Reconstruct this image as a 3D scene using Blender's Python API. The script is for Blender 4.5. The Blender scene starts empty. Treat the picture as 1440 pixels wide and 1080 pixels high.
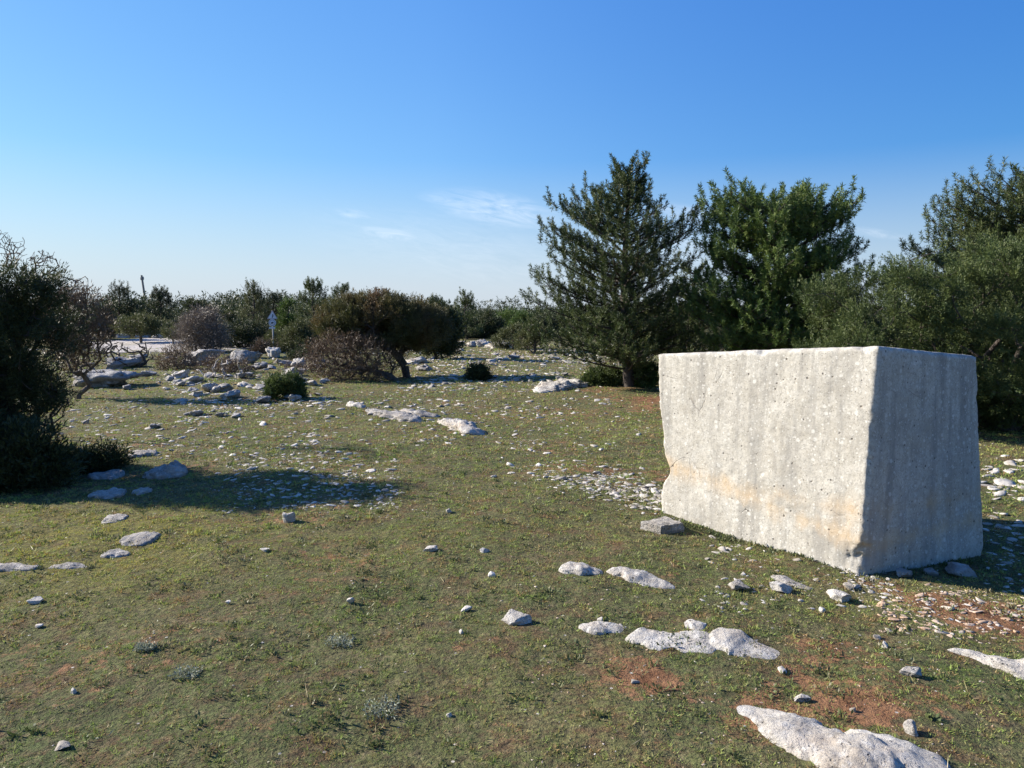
import bpy, math, random
import numpy as np
from mathutils import Vector, noise
R = random.Random(7)
NR = np.random.default_rng(7)
C = bpy.context.scene.collection
F, HZ, EYE = 1050.0, 435.0, 1.6
PITCH = math.atan(105.0/1050.0)
cp, sp = math.cos(PITCH), math.sin(PITCH)

# ------------------------------------------------------------------ camera helpers
def ray(px, py):
    u, v = (px-720)/F, (540-py)/F
    return np.array([u, cp+v*sp, -sp+v*cp])
def P(px, py, Y):                      # the point seen at px,py at distance Y
    d = ray(px, py); return np.array([0, 0, EYE]) + d*(Y/d[1])
def T(x, y):                           # the terrain
    x = np.asarray(x, float); y = np.asarray(y, float)
    wx = x+.35*np.sin(.9*y+.3); wy = y+.3*np.sin(1.1*x+1.2)
    z = .022*np.sin(.9*wx+.4*wy)+.02*np.sin(.5*wx-.8*wy+1)+.010*np.sin(2.1*wx+1.7*wy)
    z = z+.006*np.sin(5.3*wx-3.1*wy+2)+.005*np.sin(3.7*wx+6.1*wy)+.0025*np.sin(13*wx+4*wy)+.0025*np.sin(-7*wx+12*wy)
    z = z+.0015*np.sin(31*wx+17*wy)*np.sin(23*wy-11*wx)
    z = z-.10*np.exp(-((x-3.5)**2+(y-5.0)**2)/1.1)
    r = np.hypot(x, y)
    z = z-.06*np.maximum(r-75, 0)**1.02*np.clip((r-75)/60, 0, 1)
    return z
def G(px, py):                         # the point of the ground seen at px,py
    d = ray(px, py); z = 0.
    for _ in range(6):
        t = (z-EYE)/d[2]; x, y = d[0]*t, d[1]*t; z = float(T(x, y))
    return np.array([x, y, z])

# ------------------------------------------------------------------ mesh helpers
def tag(o, label=None, cat=None, group=None, kind=None):
    if label: o['label'] = label
    if cat: o['category'] = cat
    if group: o['group'] = group
    if kind: o['kind'] = kind
    return o
def link(name, me, parent=None, loc=None):
    o = bpy.data.objects.new(name, me); C.objects.link(o)
    if parent: o.parent = parent
    if loc is not None: o.location = loc
    return o
def empty(name, loc, label, cat, group=None):
    o = bpy.data.objects.new(name, None); C.objects.link(o); o.location = loc
    o.empty_display_size = .2
    return tag(o, label, cat, group)
def mk(name, V, Fc, mat, attrs=None, smooth=False):
    """V (n,3); Fc (m,k) with k 3 or 4; attrs {name: per face values}"""
    V = np.asarray(V, np.float32); Fc = np.asarray(Fc, np.int32)
    me = bpy.data.meshes.new(name); m, k = Fc.shape
    me.vertices.add(len(V)); me.vertices.foreach_set('co', V.ravel())
    me.loops.add(m*k); me.loops.foreach_set('vertex_index', Fc.ravel())
    me.polygons.add(m); me.polygons.foreach_set('loop_start', np.arange(0, m*k, k, dtype=np.int32))
    if smooth: me.polygons.foreach_set('use_smooth', np.ones(m, bool))
    me.update(calc_edges=True)
    for n_, a in (attrs or {}).items():
        dom = 'POINT' if len(a) == len(V) else 'FACE'
        at = me.attributes.new(n_, 'FLOAT', dom); at.data.foreach_set('value', np.asarray(a, np.float32))
    me.materials.append(mat)
    return me
def unit(a):
    return a/np.maximum(np.linalg.norm(a, axis=-1, keepdims=True), 1e-9)
def rnd(n): return unit(NR.normal(size=(n, 3)))
def leaves(Pt, D, L, W):
    """one narrow triangle per row, from Pt along D"""
    n = len(Pt); side = unit(np.cross(D, rnd(n)))*np.reshape(W, (-1, 1))*.5
    V = np.empty((n, 3, 3)); V[:, 0] = Pt-side; V[:, 1] = Pt+side; V[:, 2] = Pt+D*np.reshape(L, (-1, 1))
    return V.reshape(-1, 3), np.arange(n*3).reshape(-1, 3)
def blades4(Pt, D, L, W):
    """one small lozenge per row: widest in the middle, so tufts read soft"""
    n = len(Pt); L = np.reshape(L*np.ones(n), (-1, 1)); W = np.reshape(W*np.ones(n), (-1, 1))
    side = unit(np.cross(D, rnd(n)))*W*.5
    V = np.empty((n, 4, 3)); V[:, 0] = Pt; V[:, 1] = Pt+D*L*.45+side; V[:, 2] = Pt+D*L; V[:, 3] = Pt+D*L*.45-side
    return V.reshape(-1, 3), np.arange(n*4).reshape(-1, 4)
def frusta(A, B, ra, rb, k=5):
    A = np.asarray(A, float); B = np.asarray(B, float); n = len(A)
    d = unit(B-A); ref = np.where(np.abs(d[:, 2:3]) > .9, [[1., 0, 0]], [[0, 0, 1.]])
    u = unit(np.cross(d, ref)); v = np.cross(d, u)
    th = np.arange(k)*2*math.pi/k
    ring = u[:, None]*np.cos(th)[None, :, None]+v[:, None]*np.sin(th)[None, :, None]
    ra = np.reshape(ra, (-1, 1, 1)); rb = np.reshape(rb, (-1, 1, 1))
    V = np.concatenate([A[:, None]+ring*ra, (B+d*0.0)[:, None]+ring*rb], 1)
    i = np.arange(k); j = (i+1) % k
    f = np.stack([i, j, j+k, i+k], 1)
    Fc = (f[None]+(np.arange(n)*2*k)[:, None, None]).reshape(-1, 4)
    return V.reshape(-1, 3), Fc

# ------------------------------------------------------------------ materials
def newmat(name):
    m = bpy.data.materials.new(name); m.use_nodes = True; nt = m.node_tree
    return m, nt, nt.nodes['Principled BSDF'], nt.nodes['Material Output']
class N:
    def __init__(s, nt): s.nt = nt
    def n(s, t, **kw):
        x = s.nt.nodes.new(t)
        for k, v in kw.items(): setattr(x, k, v)
        return x
    def l(s, a, b): s.nt.links.new(a, b)
    def sock(s, node, key, val):
        if hasattr(val, 'is_linked') or isinstance(val, bpy.types.NodeSocket): s.l(val, node.inputs[key])
        else: node.inputs[key].default_value = val
    def noise(s, vec, scale, detail=4, rough=.55, dist=0):
        x = s.n('ShaderNodeTexNoise'); s.l(vec, x.inputs['Vector']); x.inputs['Scale'].default_value = scale
        x.inputs['Detail'].default_value = detail; x.inputs['Roughness'].default_value = rough; x.inputs['Distortion'].default_value = dist
        return x.outputs['Fac']
    def voro(s, vec, scale, feature='F1', out='Distance', rand=1):
        x = s.n('ShaderNodeTexVoronoi', feature=feature); s.l(vec, x.inputs['Vector']); x.inputs['Scale'].default_value = scale
        x.inputs['Randomness'].default_value = rand
        return x.outputs[out]
    def map(s, v, a, b, c=0., d=1.):
        x = s.n('ShaderNodeMapRange'); s.sock(x, 0, v)
        for i, q in enumerate((a, b, c, d)): x.inputs[i+1].default_value = q
        return x.outputs[0]
    def math(s, op, a, b=0.):
        x = s.n('ShaderNodeMath', operation=op); s.sock(x, 0, a); s.sock(x, 1, b); return x.outputs[0]
    def mix(s, f, a, b, bt='MIX'):
        x = s.n('ShaderNodeMix', data_type='RGBA', blend_type=bt)
        s.sock(x, 0, f)
        for k, v in ((6, a), (7, b)):
            if isinstance(v, tuple): x.inputs[k].default_value = (*v, 1)
            else: s.l(v, x.inputs[k])
        return x.outputs[2]
    def attr(s, name):
        x = s.n('ShaderNodeAttribute'); x.attribute_name = name; return x.outputs['Fac']
    def bump(s, h, strength, dist, prev=None):
        x = s.n('ShaderNodeBump'); s.l(h, x.inputs['Height']); x.inputs['Strength'].default_value = strength
        x.inputs['Distance'].default_value = dist
        if prev: s.l(prev, x.inputs['Normal'])
        return x.outputs[0]
    def pos(s): return s.n('ShaderNodeNewGeometry').outputs['Position']
    def obj(s): return s.n('ShaderNodeTexCoord').outputs['Object']
    def scale(s, v, xyz, loc=(0, 0, 0)):
        x = s.n('ShaderNodeMapping'); s.l(v, x.inputs[0]); x.inputs['Scale'].default_value = xyz; x.inputs['Location'].default_value = loc
        return x.outputs[0]

def turf_colour(q, fleck=1.):
    p = q.scale(q.pos(), (1, 1, .2))
    green = (.110, .152, .050); olive = (.205, .205, .076); dry = (.245, .195, .115); dark = (.075, .100, .034); rust = (.200, .105, .060)
    c = q.mix(q.map(q.noise(p, .55, 5, .6), .38, .62), green, olive)
    c = q.mix(q.map(q.noise(p, 1.7, 5, .65, .4), .50, .70, 0, .75), c, dry)
    c = q.mix(q.map(q.noise(q.scale(p, (1, 1, 1), (5, 2, 0)), 4.6, 6, .72), .50, .66, 0, .75), c, dark)
    c = q.mix(q.map(q.noise(q.scale(p, (1, 1, 1), (1, 7, 0)), 3.4, 8, .80), .505, .60, 0, .85), c, rust)
    c = q.mix(q.map(q.noise(q.scale(p, (1, 1, 1), (9, 4, 0)), 16, 4, .75), .52, .66, 0, .8*fleck), c, (.27, .22, .125))
    c = q.mix(q.map(q.noise(q.scale(p, (1, 1, 1), (2, 8, 0)), 21, 4, .75), .53, .66, 0, .8*fleck), c, (.105, .060, .038))
    c = q.mix(q.math('MULTIPLY', q.attr('moss'), q.map(q.noise(p, 6, 5, .7), .35, .6)), c, (.26, .235, .045))
    return c
# turf on the ground
m_ground, nt, bs, out = newmat('turf_soil'); q = N(nt)
c = turf_colour(q); p = q.pos()
fine = q.noise(p, 42, 6, .75); mid = q.noise(p, 13, 5, .7)
soilc = q.mix(q.map(q.noise(p, 9, 4), .35, .65), (.125, .058, .030), (.24, .13, .07))
soilf = q.map(q.math('ADD', q.attr('soil'), q.map(q.noise(p, 9, 7, .78), .3, .7, -.55, .55)), .45, .70)
c = q.mix(q.map(fine, .36, .62), q.mix(.85, c, (.030, .026, .016)), c)
c = q.mix(q.map(mid, .55, .75, 0, .5), c, (.16, .125, .075))
c = q.mix(q.math('MULTIPLY', q.attr('gap_shade'), q.map(mid, .3, .6, .62, .1)), c, (.075, .066, .038))  # shade between the blades painted into the ground colour, fading with distance
c = q.mix(soilf, c, soilc)
# tiny chips of limestone lying in the turf
ch = q.voro(q.scale(p, (1, 1, 1)), 19, 'F1', 'Distance'); cc = q.n('ShaderNodeSeparateColor')
vv = q.n('ShaderNodeTexVoronoi'); q.l(p, vv.inputs['Vector']); vv.inputs['Scale'].default_value = 19; q.l(vv.outputs['Color'], cc.inputs[0])
chip = q.math('MULTIPLY', q.map(ch, .10, .16, 1, 0), q.math('GREATER_THAN', q.math('ADD', cc.outputs[0], q.math('MULTIPLY', q.attr('stony'), .35)), .93))
c = q.mix(chip, c, (.42, .39, .34))
q.l(c, bs.inputs['Base Color']); bs.inputs['Roughness'].default_value = .95; bs.inputs['Specular IOR Level'].default_value = .1
b = q.bump(q.noise(p, 60, 4, .7), .8, .02); b = q.bump(mid, .8, .05, b); q.l(b, bs.inputs['Normal'])
# blades
m_grass, nt, bs, out = newmat('grass_blades'); q = N(nt)
c = turf_colour(q); t = q.attr('tint')
c = q.mix(q.map(t, 0, .30, .85, 0), c, (.060, .110, .030)); c = q.mix(q.map(t, .30, .55, .7, 0), c, (.18, .235, .065)); c = q.mix(q.map(t, .66, .84, 0, .85), c, (.20, .115, .065)); c = q.mix(q.map(t, .84, 1, 0, .8), c, (.34, .29, .18))
c = q.mix(1., c, (1.50, 1.50, 1.25), 'MULTIPLY')
q.l(c, bs.inputs['Base Color']); bs.inputs['Roughness'].default_value = .6; bs.inputs['Specular IOR Level'].default_value = .25
tr = q.n('ShaderNodeBsdfTranslucent'); q.l(c, tr.inputs[0]); mx = q.n('ShaderNodeMixShader'); mx.inputs[0].default_value = .3
q.l(bs.outputs[0], mx.inputs[1]); q.l(tr.outputs[0], mx.inputs[2]); q.l(mx.outputs[0], out.inputs[0])

def foliage_mat(name, c0, c1, c2, trans=.22, rough=.55):
    m, nt, bs, out = newmat(name); q = N(nt); t = q.attr('tint')
    oi = q.n('ShaderNodeObjectInfo').outputs['Random']
    c = q.mix(q.map(t, 0, .6), c0, c1); c = q.mix(q.map(t, .6, 1), c, c2)
    c = q.mix(q.map(q.noise(q.pos(), 2.2, 3), .35, .7, 0, .35), c, c2)
    c = q.mix(q.map(oi, 0, 1, 0, .25), c, c0)
    q.l(c, bs.inputs['Base Color']); bs.inputs['Roughness'].default_value = rough; bs.inputs['Specular IOR Level'].default_value = .3
    tr = q.n('ShaderNodeBsdfTranslucent'); q.l(c, tr.inputs[0]); mx = q.n('ShaderNodeMixShader'); mx.inputs[0].default_value = trans
    q.l(bs.outputs[0], mx.inputs[1]); q.l(tr.outputs[0], mx.inputs[2]); q.l(mx.outputs[0], out.inputs[0])
    return m
M = {}
M['pine'] = foliage_mat('pine_needles', (.026, .044, .014), (.056, .082, .022), (.125, .140, .044))
M['pinegreen'] = foliage_mat('green_pine_needles', (.034, .066, .017), (.076, .125, .029), (.155, .200, .050))
M['juniper'] = foliage_mat('juniper_sprays', (.028, .046, .015), (.066, .098, .027), (.140, .162, .050))
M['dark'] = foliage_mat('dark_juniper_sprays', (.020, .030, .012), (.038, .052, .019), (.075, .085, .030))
M['olive'] = foliage_mat('olive_leaves', (.048, .060, .022), (.085, .096, .034), (.140, .142, .055))
M['crownmix'] = foliage_mat('rusty_juniper_sprays', (.050, .060, .020), (.095, .098, .032), (.170, .090, .048))
M['brown'] = foliage_mat('brown_twig_tips', (.075, .052, .034), (.130, .088, .055), (.20, .14, .085), .1)
M['grey'] = foliage_mat('grey_twig_tips', (.12, .095, .075), (.18, .145, .115), (.24, .20, .16), .1)
def bark_mat(name, a, b_):
    m, nt, bs, out = newmat(name); q = N(nt); p = q.obj()
    c = q.mix(q.map(q.noise(q.scale(p, (18, 18, 4)), 1.5, 5, .7), .35, .65), a, b_)
    q.l(c, bs.inputs['Base Color']); bs.inputs['Roughness'].default_value = .9
    q.l(q.bump(q.noise(q.scale(p, (30, 30, 6)), 2, 4), .7, .02), bs.inputs['Normal']); return m
M['bark'] = bark_mat('pine_bark', (.050, .038, .030), (.14, .115, .095))
M['barkdark'] = bark_mat('dark_bark', (.030, .024, .019), (.085, .066, .052))
M['twig'] = bark_mat('brown_twigs', (.060, .043, .030), (.16, .118, .085))
M['bleached'] = bark_mat('bleached_wood', (.22, .19, .165), (.46, .42, .38))

def rock_mat(name, base, dark, lich, orange=0., bump=1., sc=1.):
    m, nt, bs, out = newmat(name); q = N(nt); p = q.scale(q.pos(), (sc, sc, sc))
    c = q.mix(q.map(q.noise(p, 5, 6, .65), .35, .68), dark, base)
    c = q.mix(q.map(q.noise(p, 22, 5, .7), .5, .62, 0, .6), c, lich)
    c = q.mix(q.map(q.noise(q.scale(p, (1, 1, 1), (3, 1, 0)), 11, 8, .8), .54, .62, 0, .7), c, (.20, .185, .165))
    pit = q.math('MULTIPLY', q.map(q.voro(p, 48), .12, .28, 1, 0), q.map(q.noise(p, 7, 3), .48, .6))
    c = q.mix(q.math('MULTIPLY', pit, .8), c, (.10, .09, .08))
    crk = q.map(q.voro(q.scale(p, (1, 1, 2.4)), 5, 'DISTANCE_TO_EDGE'), 0, .025, 1, 0)
    crk = q.math('MULTIPLY', crk, q.map(q.noise(p, 3, 2), .62, .72, 0, .5))
    c = q.mix(q.math('MULTIPLY', crk, .6), c, (.10, .085, .07))
    if orange: c = q.mix(q.map(q.noise(p, 3.1, 4, .6), .50, .68, 0, orange), c, (.36, .235, .125))
    q.l(c, bs.inputs['Base Color']); bs.inputs['Roughness'].default_value = .9; bs.inputs['Specular IOR Level'].default_value = .2
    h = q.math('SUBTRACT', q.math('SUBTRACT', q.noise(p, 26, 7, .72), q.math('MULTIPLY', pit, .5)), q.math('MULTIPLY', crk, .6))
    b = q.bump(h, .9*bump, .03/sc); b = q.bump(q.noise(q.scale(p, (1, 1, 3)), 7, 5, .6), .6*bump, .06/sc, b)
    q.l(b, bs.inputs['Normal']); return m
M['rock'] = rock_mat('white_limestone', (.52, .49, .44), (.30, .275, .245), (.58, .565, .535), .3)
M['rockgrey'] = rock_mat('grey_limestone', (.37, .355, .335), (.20, .19, .18), (.46, .445, .425), .1)
M['rockflat'] = rock_mat('weathered_limestone', (.40, .37, .335), (.20, .185, .16), (.50, .475, .44), .15)
m, nt, bs, out = newmat('limestone_chips'); q = N(nt); M['chip'] = m
oi = q.n('ShaderNodeObjectInfo').outputs['Random']; p = q.obj()
c = q.mix(q.math('FRACT', q.math('ADD', q.attr('tint'), oi)), (.24, .215, .18), (.54, .51, .46))
c = q.mix(q.map(q.noise(q.pos(), 18, 5, .7), .5, .66, 0, .75), c, (.24, .20, .16))
c = q.mix(q.attr('rust'), c, (.44, .25, .13))
q.l(c, bs.inputs['Base Color']); bs.inputs['Roughness'].default_value = .9; bs.inputs['Specular IOR Level'].default_value = .2
q.l(q.bump(q.noise(q.pos(), 40, 5, .7), .7, .01), bs.inputs['Normal'])
def plain(name, col, rough=.6, metal=0.):
    m, nt, bs, out = newmat(name); q = N(nt)
    c = q.mix(q.map(q.noise(q.obj(), 9, 4), .35, .7, 0, .3), col, tuple(x*.6 for x in col))
    q.l(c, bs.inputs['Base Color']); bs.inputs['Roughness'].default_value = rough; bs.inputs['Metallic'].default_value = metal; return m

# ------------------------------------------------------------------ ground
soil_spots = [(885, 945, .30, 1.), (925, 955, .16, .7), (1110, 945, .14, .5), (1090, 985, .12, .4), (1195, 992, .20, .7), (1240, 1000, .15, .4), (1280, 1040, .2, .3),
              (1380, 860, .45, .8), (1430, 880, .4, .8), (1310, 850, .35, .5), (1330, 975, .2, .35), (1130, 800, .22, .6), (1225, 822, .28, .7), (1020, 775, .25, .5), (930, 808, .3, .5), (960, 885, .2, .5),
              (830, 668, .5, .45), (905, 680, .4, .5), (1060, 1010, .2, .5), (660, 905, .2, .5), (890, 720, .4, .5), (750, 720, .5, .35), (610, 785, .3, .45), (700, 1000, .3, .35), (1330, 1000, .2, .3), (380, 1010, .3, .3), (60, 1010, .3, .3),
              (860, 560, 1.3, .5), (920, 560, 1.0, .4), (1150, 905, .3, .35), (820, 830, .25, .4), (1180, 1060, .2, .4)]
moss_spots = [(100, 775, .9, .6), (30, 740, .9, .6), (230, 745, .7, .45), (200, 800, .4, .4), (520, 745, .8, .15), (620, 735, .8, .15)]
stony_spots = [(860, 672, 1.2, 1), (440, 680, 1.3, 1), (700, 520, 3.5, .9), (620, 505, 4, .7), (300, 600, 2.5, .5), (1350, 860, .8, 1), (620, 580, 2, .6)]
soil_spots = [(a, b, w*(.75 if b > 700 else 1), h*.72) for a, b, w, h in soil_spots]
def gsum(x, y, spots):
    s = np.zeros_like(x)
    for px, py, w, a in spots:
        g = G(px, py); s = s+a*np.exp(-((x-g[0])**2+(y-g[1])**2)/(w*w))
    return s
nr, na = 420, 640
rr = np.concatenate([[0.], np.geomspace(.5, 9500, nr)])
rr[1:] = np.sort(np.concatenate([np.geomspace(.5, 60, nr-70), np.geomspace(62, 9500, 70)]))
an = np.concatenate([np.linspace(math.radians(-46), math.radians(46), 470), np.linspace(math.radians(47.5), math.radians(312.5), na-470)])
A_, R_ = np.meshgrid(an, rr); X = (R_*np.sin(A_)).ravel(); Y = (R_*np.cos(A_)).ravel()
V = np.stack([X, Y, T(X, Y)], 1); nR = len(rr)
i, j = np.meshgrid(np.arange(nR-1), np.arange(na), indexing='ij'); j2 = (j+1) % na
Fc = np.stack([i*na+j, i*na+j2, (i+1)*na+j2, (i+1)*na+j], -1).reshape(-1, 4)[:, ::-1]
near = np.hypot(X, Y) < 60
soil = np.zeros(len(X)); soil[near] = gsum(X[near], Y[near], soil_spots)
pn = np.array([noise.noise((x*.9, y*.9, 3.3)) for x, y in zip(X[near], Y[near])])
soil[near] = np.clip(soil[near]+np.clip((pn-.10)*1.3, 0, .42), 0, 1)
moss = np.zeros(len(X)); moss[near] = np.clip(gsum(X[near], Y[near], moss_spots), 0, 1)
stony = np.zeros(len(X)); stony[near] = np.clip(gsum(X[near], Y[near], stony_spots), 0, 1)
g = link('ground', mk('ground', V, Fc, m_ground, {'soil': soil, 'moss': moss, 'stony': stony, 'gap_shade': np.clip((24-np.hypot(X, Y))/14, 0, 1)}, smooth=True)); tag(g, kind='structure')

# pale gravel track far left
m_gravel, nt, bs, out = newmat('gravel'); q = N(nt); p = q.pos()
c = q.mix(q.map(q.noise(p, 3, 6, .7), .35, .65), (.30, .265, .23), (.46, .42, .38)); c = q.mix(q.map(q.noise(p, .6, 4, .6), .55, .7, 0, .6), c, (.15, .135, .06))
q.l(c, bs.inputs['Base Color']); bs.inputs['Roughness'].default_value = .95; q.l(q.bump(q.noise(p, 25, 4), .8, .05), bs.inputs['Normal'])
def patch(name, poly, mat, lift=.012, n=40):
    pts = [G(*a) for a in poly]; cx = np.mean(pts, 0)
    ring = []
    for k in range(len(pts)):
        a, b_ = pts[k], pts[(k+1) % len(pts)]
        for s in np.linspace(0, 1, 10, endpoint=False):
            w = a+(b_-a)*s; w = w+(w-cx)*(.06*noise.noise((w[0]*1.3, w[1]*1.3, 1))); ring.append(w)
    ring = np.array(ring); V = []; K = 14
    for k in range(K): V.append(cx+(ring-cx)*(k+1)/K)
    V = np.concatenate(V); m_ = len(ring); V[:, 2] = T(V[:, 0], V[:, 1])+lift
    V = np.vstack([V, [cx[0], cx[1], T(cx[0], cx[1])+lift]]); Fq = []
    for k in range(K-1):
        for a in range(m_): Fq.append([k*m_+a, k*m_+(a+1) % m_, (k+1)*m_+(a+1) % m_, (k+1)*m_+a])
    Ft = [[len(V)-1, a, (a+1) % m_, (a+1) % m_] for a in range(m_)]
    me = bpy.data.meshes.new(name)
    me.from_pydata([tuple(v) for v in V], [], [tuple(f) for f in Fq]+[tuple(f[:3]) for f in Ft]); me.materials.append(mat); me.update()
    return tag(link(name, me), kind='structure')
patch('gravel_track', [(120, 482), (200, 476), (300, 474), (345, 478), (352, 490), (300, 497), (215, 496), (140, 496)], m_gravel)
patch('gravel_path', [(350, 485), (450, 483), (455, 488), (350, 489)], m_gravel)

# distant hills
m_hill, nt, bs, out = newmat('distant_hills'); q = N(nt)
c = q.mix(q.map(q.noise(q.pos(), .002, 5), .4, .6), (.05, .075, .04), (.12, .12, .085)); q.l(c, bs.inputs['Base Color']); bs.inputs['Roughness'].default_value = 1
xs = np.linspace(-9000, 9000, 200); V = []; Fq = []
for k, dy in enumerate((-900, -500, -200, 0, 300, 800)):
    hh = (0, .45, .85, 1, .7, 0)[k]
    for x in xs:
        top = -10+60*noise.noise((x*.0006, 0, 5))+25*noise.noise((x*.002, 1, 5))
        V.append((x, 8000+dy+250*noise.noise((x*.0004, 3, 2)), -620+(620+top)*hh))
for k in range(5):
    for a in range(199): Fq.append([k*200+a, k*200+a+1, (k+1)*200+a+1, (k+1)*200+a])
tag(link('distant_hills', mk('distant_hills', V, Fq, m_hill, smooth=True)), kind='structure')

# ------------------------------------------------------------------ grass
def turf():
    Ps, Ds, Ls, Ws, Ts = [], [], [], [], []
    for r0, r1, dens, L, W in ((1.6, 3.6, 26000, .0085, .0036), (3.6, 5.5, 18000, .010, .0046), (5.5, 8, 9000, .013, .0064), (8, 12, 3200, .018, .010), (12, 20, 800, .024, .016), (20, 34, 150, .036, .028)):
        kb = 9; n = int(dens*math.radians(88)*(r1*r1-r0*r0)/2/kb)
        r = np.sqrt(NR.uniform(r0*r0, r1*r1, n)); a = NR.uniform(math.radians(-44), math.radians(44), n)
        x = r*np.sin(a); y = r*np.cos(a); ct = NR.random(n); ch_ = .5+NR.random(n)**3*1.9; rp = L*.62
        ox, oy = NR.normal(size=(2, n*kb))*rp; x = np.repeat(x, kb)+ox; y = np.repeat(y, kb)+oy; ct = np.repeat(ct, kb); ch_ = np.repeat(ch_, kb); n *= kb
        s = gsum(x, y, soil_spots)*.8+NR.normal(size=n)*.28+.25*np.sin(7*x+2*np.sin(9*y))*np.sin(8*y+2*np.sin(5*x))
        cl = np.sin(9*x+3*np.sin(7*y))*np.sin(8*y+3*np.sin(6*x))+.6*np.sin(23*x+5*y)*np.sin(19*y-8*x)
        keep = (s < .42) & (cl+NR.normal(size=n)*.5 > -.42); x, y, cl, ct, ch_, ox, oy = x[keep], y[keep], cl[keep], ct[keep], ch_[keep], ox[keep], oy[keep]; n = len(x)
        D = unit(np.stack([NR.normal(size=n)*.55+ox/rp*.5, NR.normal(size=n)*.55+oy/rp*.5, .35+NR.random(n)*.9], 1))
        Ps.append(np.stack([x, y, T(x, y)-.002], 1)); Ds.append(D)
        Ls.append(L*ch_*(.6+NR.random(n)*.9)*(1+.25*np.clip(cl, -1, 1))); Ws.append(W*(.6+NR.random(n)*.9)); Ts.append(np.clip(ct*.8+NR.random(n)*.2, 0, 1))
    Pt = np.concatenate(Ps); D = np.concatenate(Ds); L = np.concatenate(Ls); W = np.concatenate(Ws); t = np.concatenate(Ts)
    V, Fc = leaves(Pt, D, L, W)
    mo = np.clip(gsum(Pt[:, 0], Pt[:, 1], moss_spots), 0, 1)
    o = link('grass', mk('grass', V, Fc, m_grass, {'tint': t, 'moss': mo}))
    tag(o, 'short cropped green and olive grass covering the stony ground', 'grass', kind='stuff')
turf()
def weeds():
    Ps, Ds, Ls, Ws, Ts = [], [], [], [], []
    fa, fb, fc = G(929, 726), G(1212, 806), G(1386, 786)
    for k in range(1620):
        r = math.sqrt(R.uniform(2.3**2, 9**2)); a = math.radians(R.uniform(-42, 42)); x, y = r*math.sin(a), r*math.cos(a)
        if k >= 1500:                                    # growth along the foot of the block
            e0, e1 = (fa, fb) if k < 1585 else (fb, fc); f_ = R.random(); x, y = (e0+(e1-e0)*f_)[:2]-np.array([.012, .03])*R.uniform(.3, 1.6)
        n = R.randint(10, 34); w = R.uniform(.012, .045); gx = NR.normal(size=n)*w; gy = NR.normal(size=n)*w
        Ps.append(np.stack([x+gx, y+gy, T(x+gx, y+gy)], 1))
        Ds.append(unit(np.stack([gx*8+NR.normal(size=n)*.4, gy*8+NR.normal(size=n)*.4, .3+NR.random(n)], 1)))
        s = R.uniform(.010, .024); Ls.append(s*(.5+NR.random(n))); Ws.append(s*.36*(.6+NR.random(n))); Ts.append(np.full(n, R.random())+NR.normal(size=n)*.08)
    V, Fc = blades4(np.concatenate(Ps), np.concatenate(Ds), np.concatenate(Ls), np.concatenate(Ws))
    m = foliage_mat('herb_leaves', (.045, .075, .02), (.09, .115, .035), (.19, .17, .10))
    tag(link('ground_herbs', mk('ground_herbs', V, Fc, m, {'tint': np.clip(np.concatenate(Ts), 0, 1)})),
        'tiny low herbs and clover growing through the grass', 'herbs', kind='stuff')
    # dry stalks
    Ps, Ds, Ls, Ws = [], [], [], []
    n = 500; r = np.sqrt(NR.uniform(2.3**2, 9.5**2, n)); a = np.radians(NR.uniform(-42, 42, n)); x, y = r*np.sin(a), r*np.cos(a)
    D = unit(np.stack([NR.normal(size=n), NR.normal(size=n), NR.random(n)*.9], 1))
    V, Fc = blades4(np.stack([x, y, T(x, y)], 1), D, .035+.07*NR.random(n)**2, .0035)
    tag(link('dry_stalks', mk('dry_stalks', V, Fc, foliage_mat('dry_straw', (.28, .23, .13), (.38, .32, .19), (.45, .39, .26)), {'tint': NR.random(n)})),
        'pale dry grass stalks strewn over the turf', 'dry grass', kind='stuff')
weeds()
def silver_tuft(px, py, s, label):
    g = G(px, py); n = 420; off = np.clip(NR.normal(size=(n, 2)), -1.4, 1.4)*s*.4
    Pt = np.stack([off[:, 0], off[:, 1]*.8, np.abs(NR.normal(size=n))*s*.15], 1); D = unit(np.stack([off[:, 0]*8, off[:, 1]*8, .15+NR.random(n)*.5], 1)+rnd(n)*.7)
    V, Fc = blades4(Pt, D, (.008+.011*NR.random(n)), .0055)
    tag(link('herb_tuft', mk('herb_tuft', V, Fc, M['silver'], {'tint': NR.random(n)}), loc=g), label, 'plant')
M['silver'] = foliage_mat('silver_herb', (.15, .18, .11), (.24, .26, .18), (.36, .36, .29))
silver_tuft(537, 1000, .11, 'pale silvery herb tuft at the bottom middle of the turf, left of the red soil')
silver_tuft(478, 905, .10, 'dull grey-green herb patch in the turf above the silvery tuft')
silver_tuft(205, 912, .07, 'small blue-green herb patch low on the left of the turf')
silver_tuft(262, 950, .09, 'grey-green mat of herbs in the lower left turf')

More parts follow.
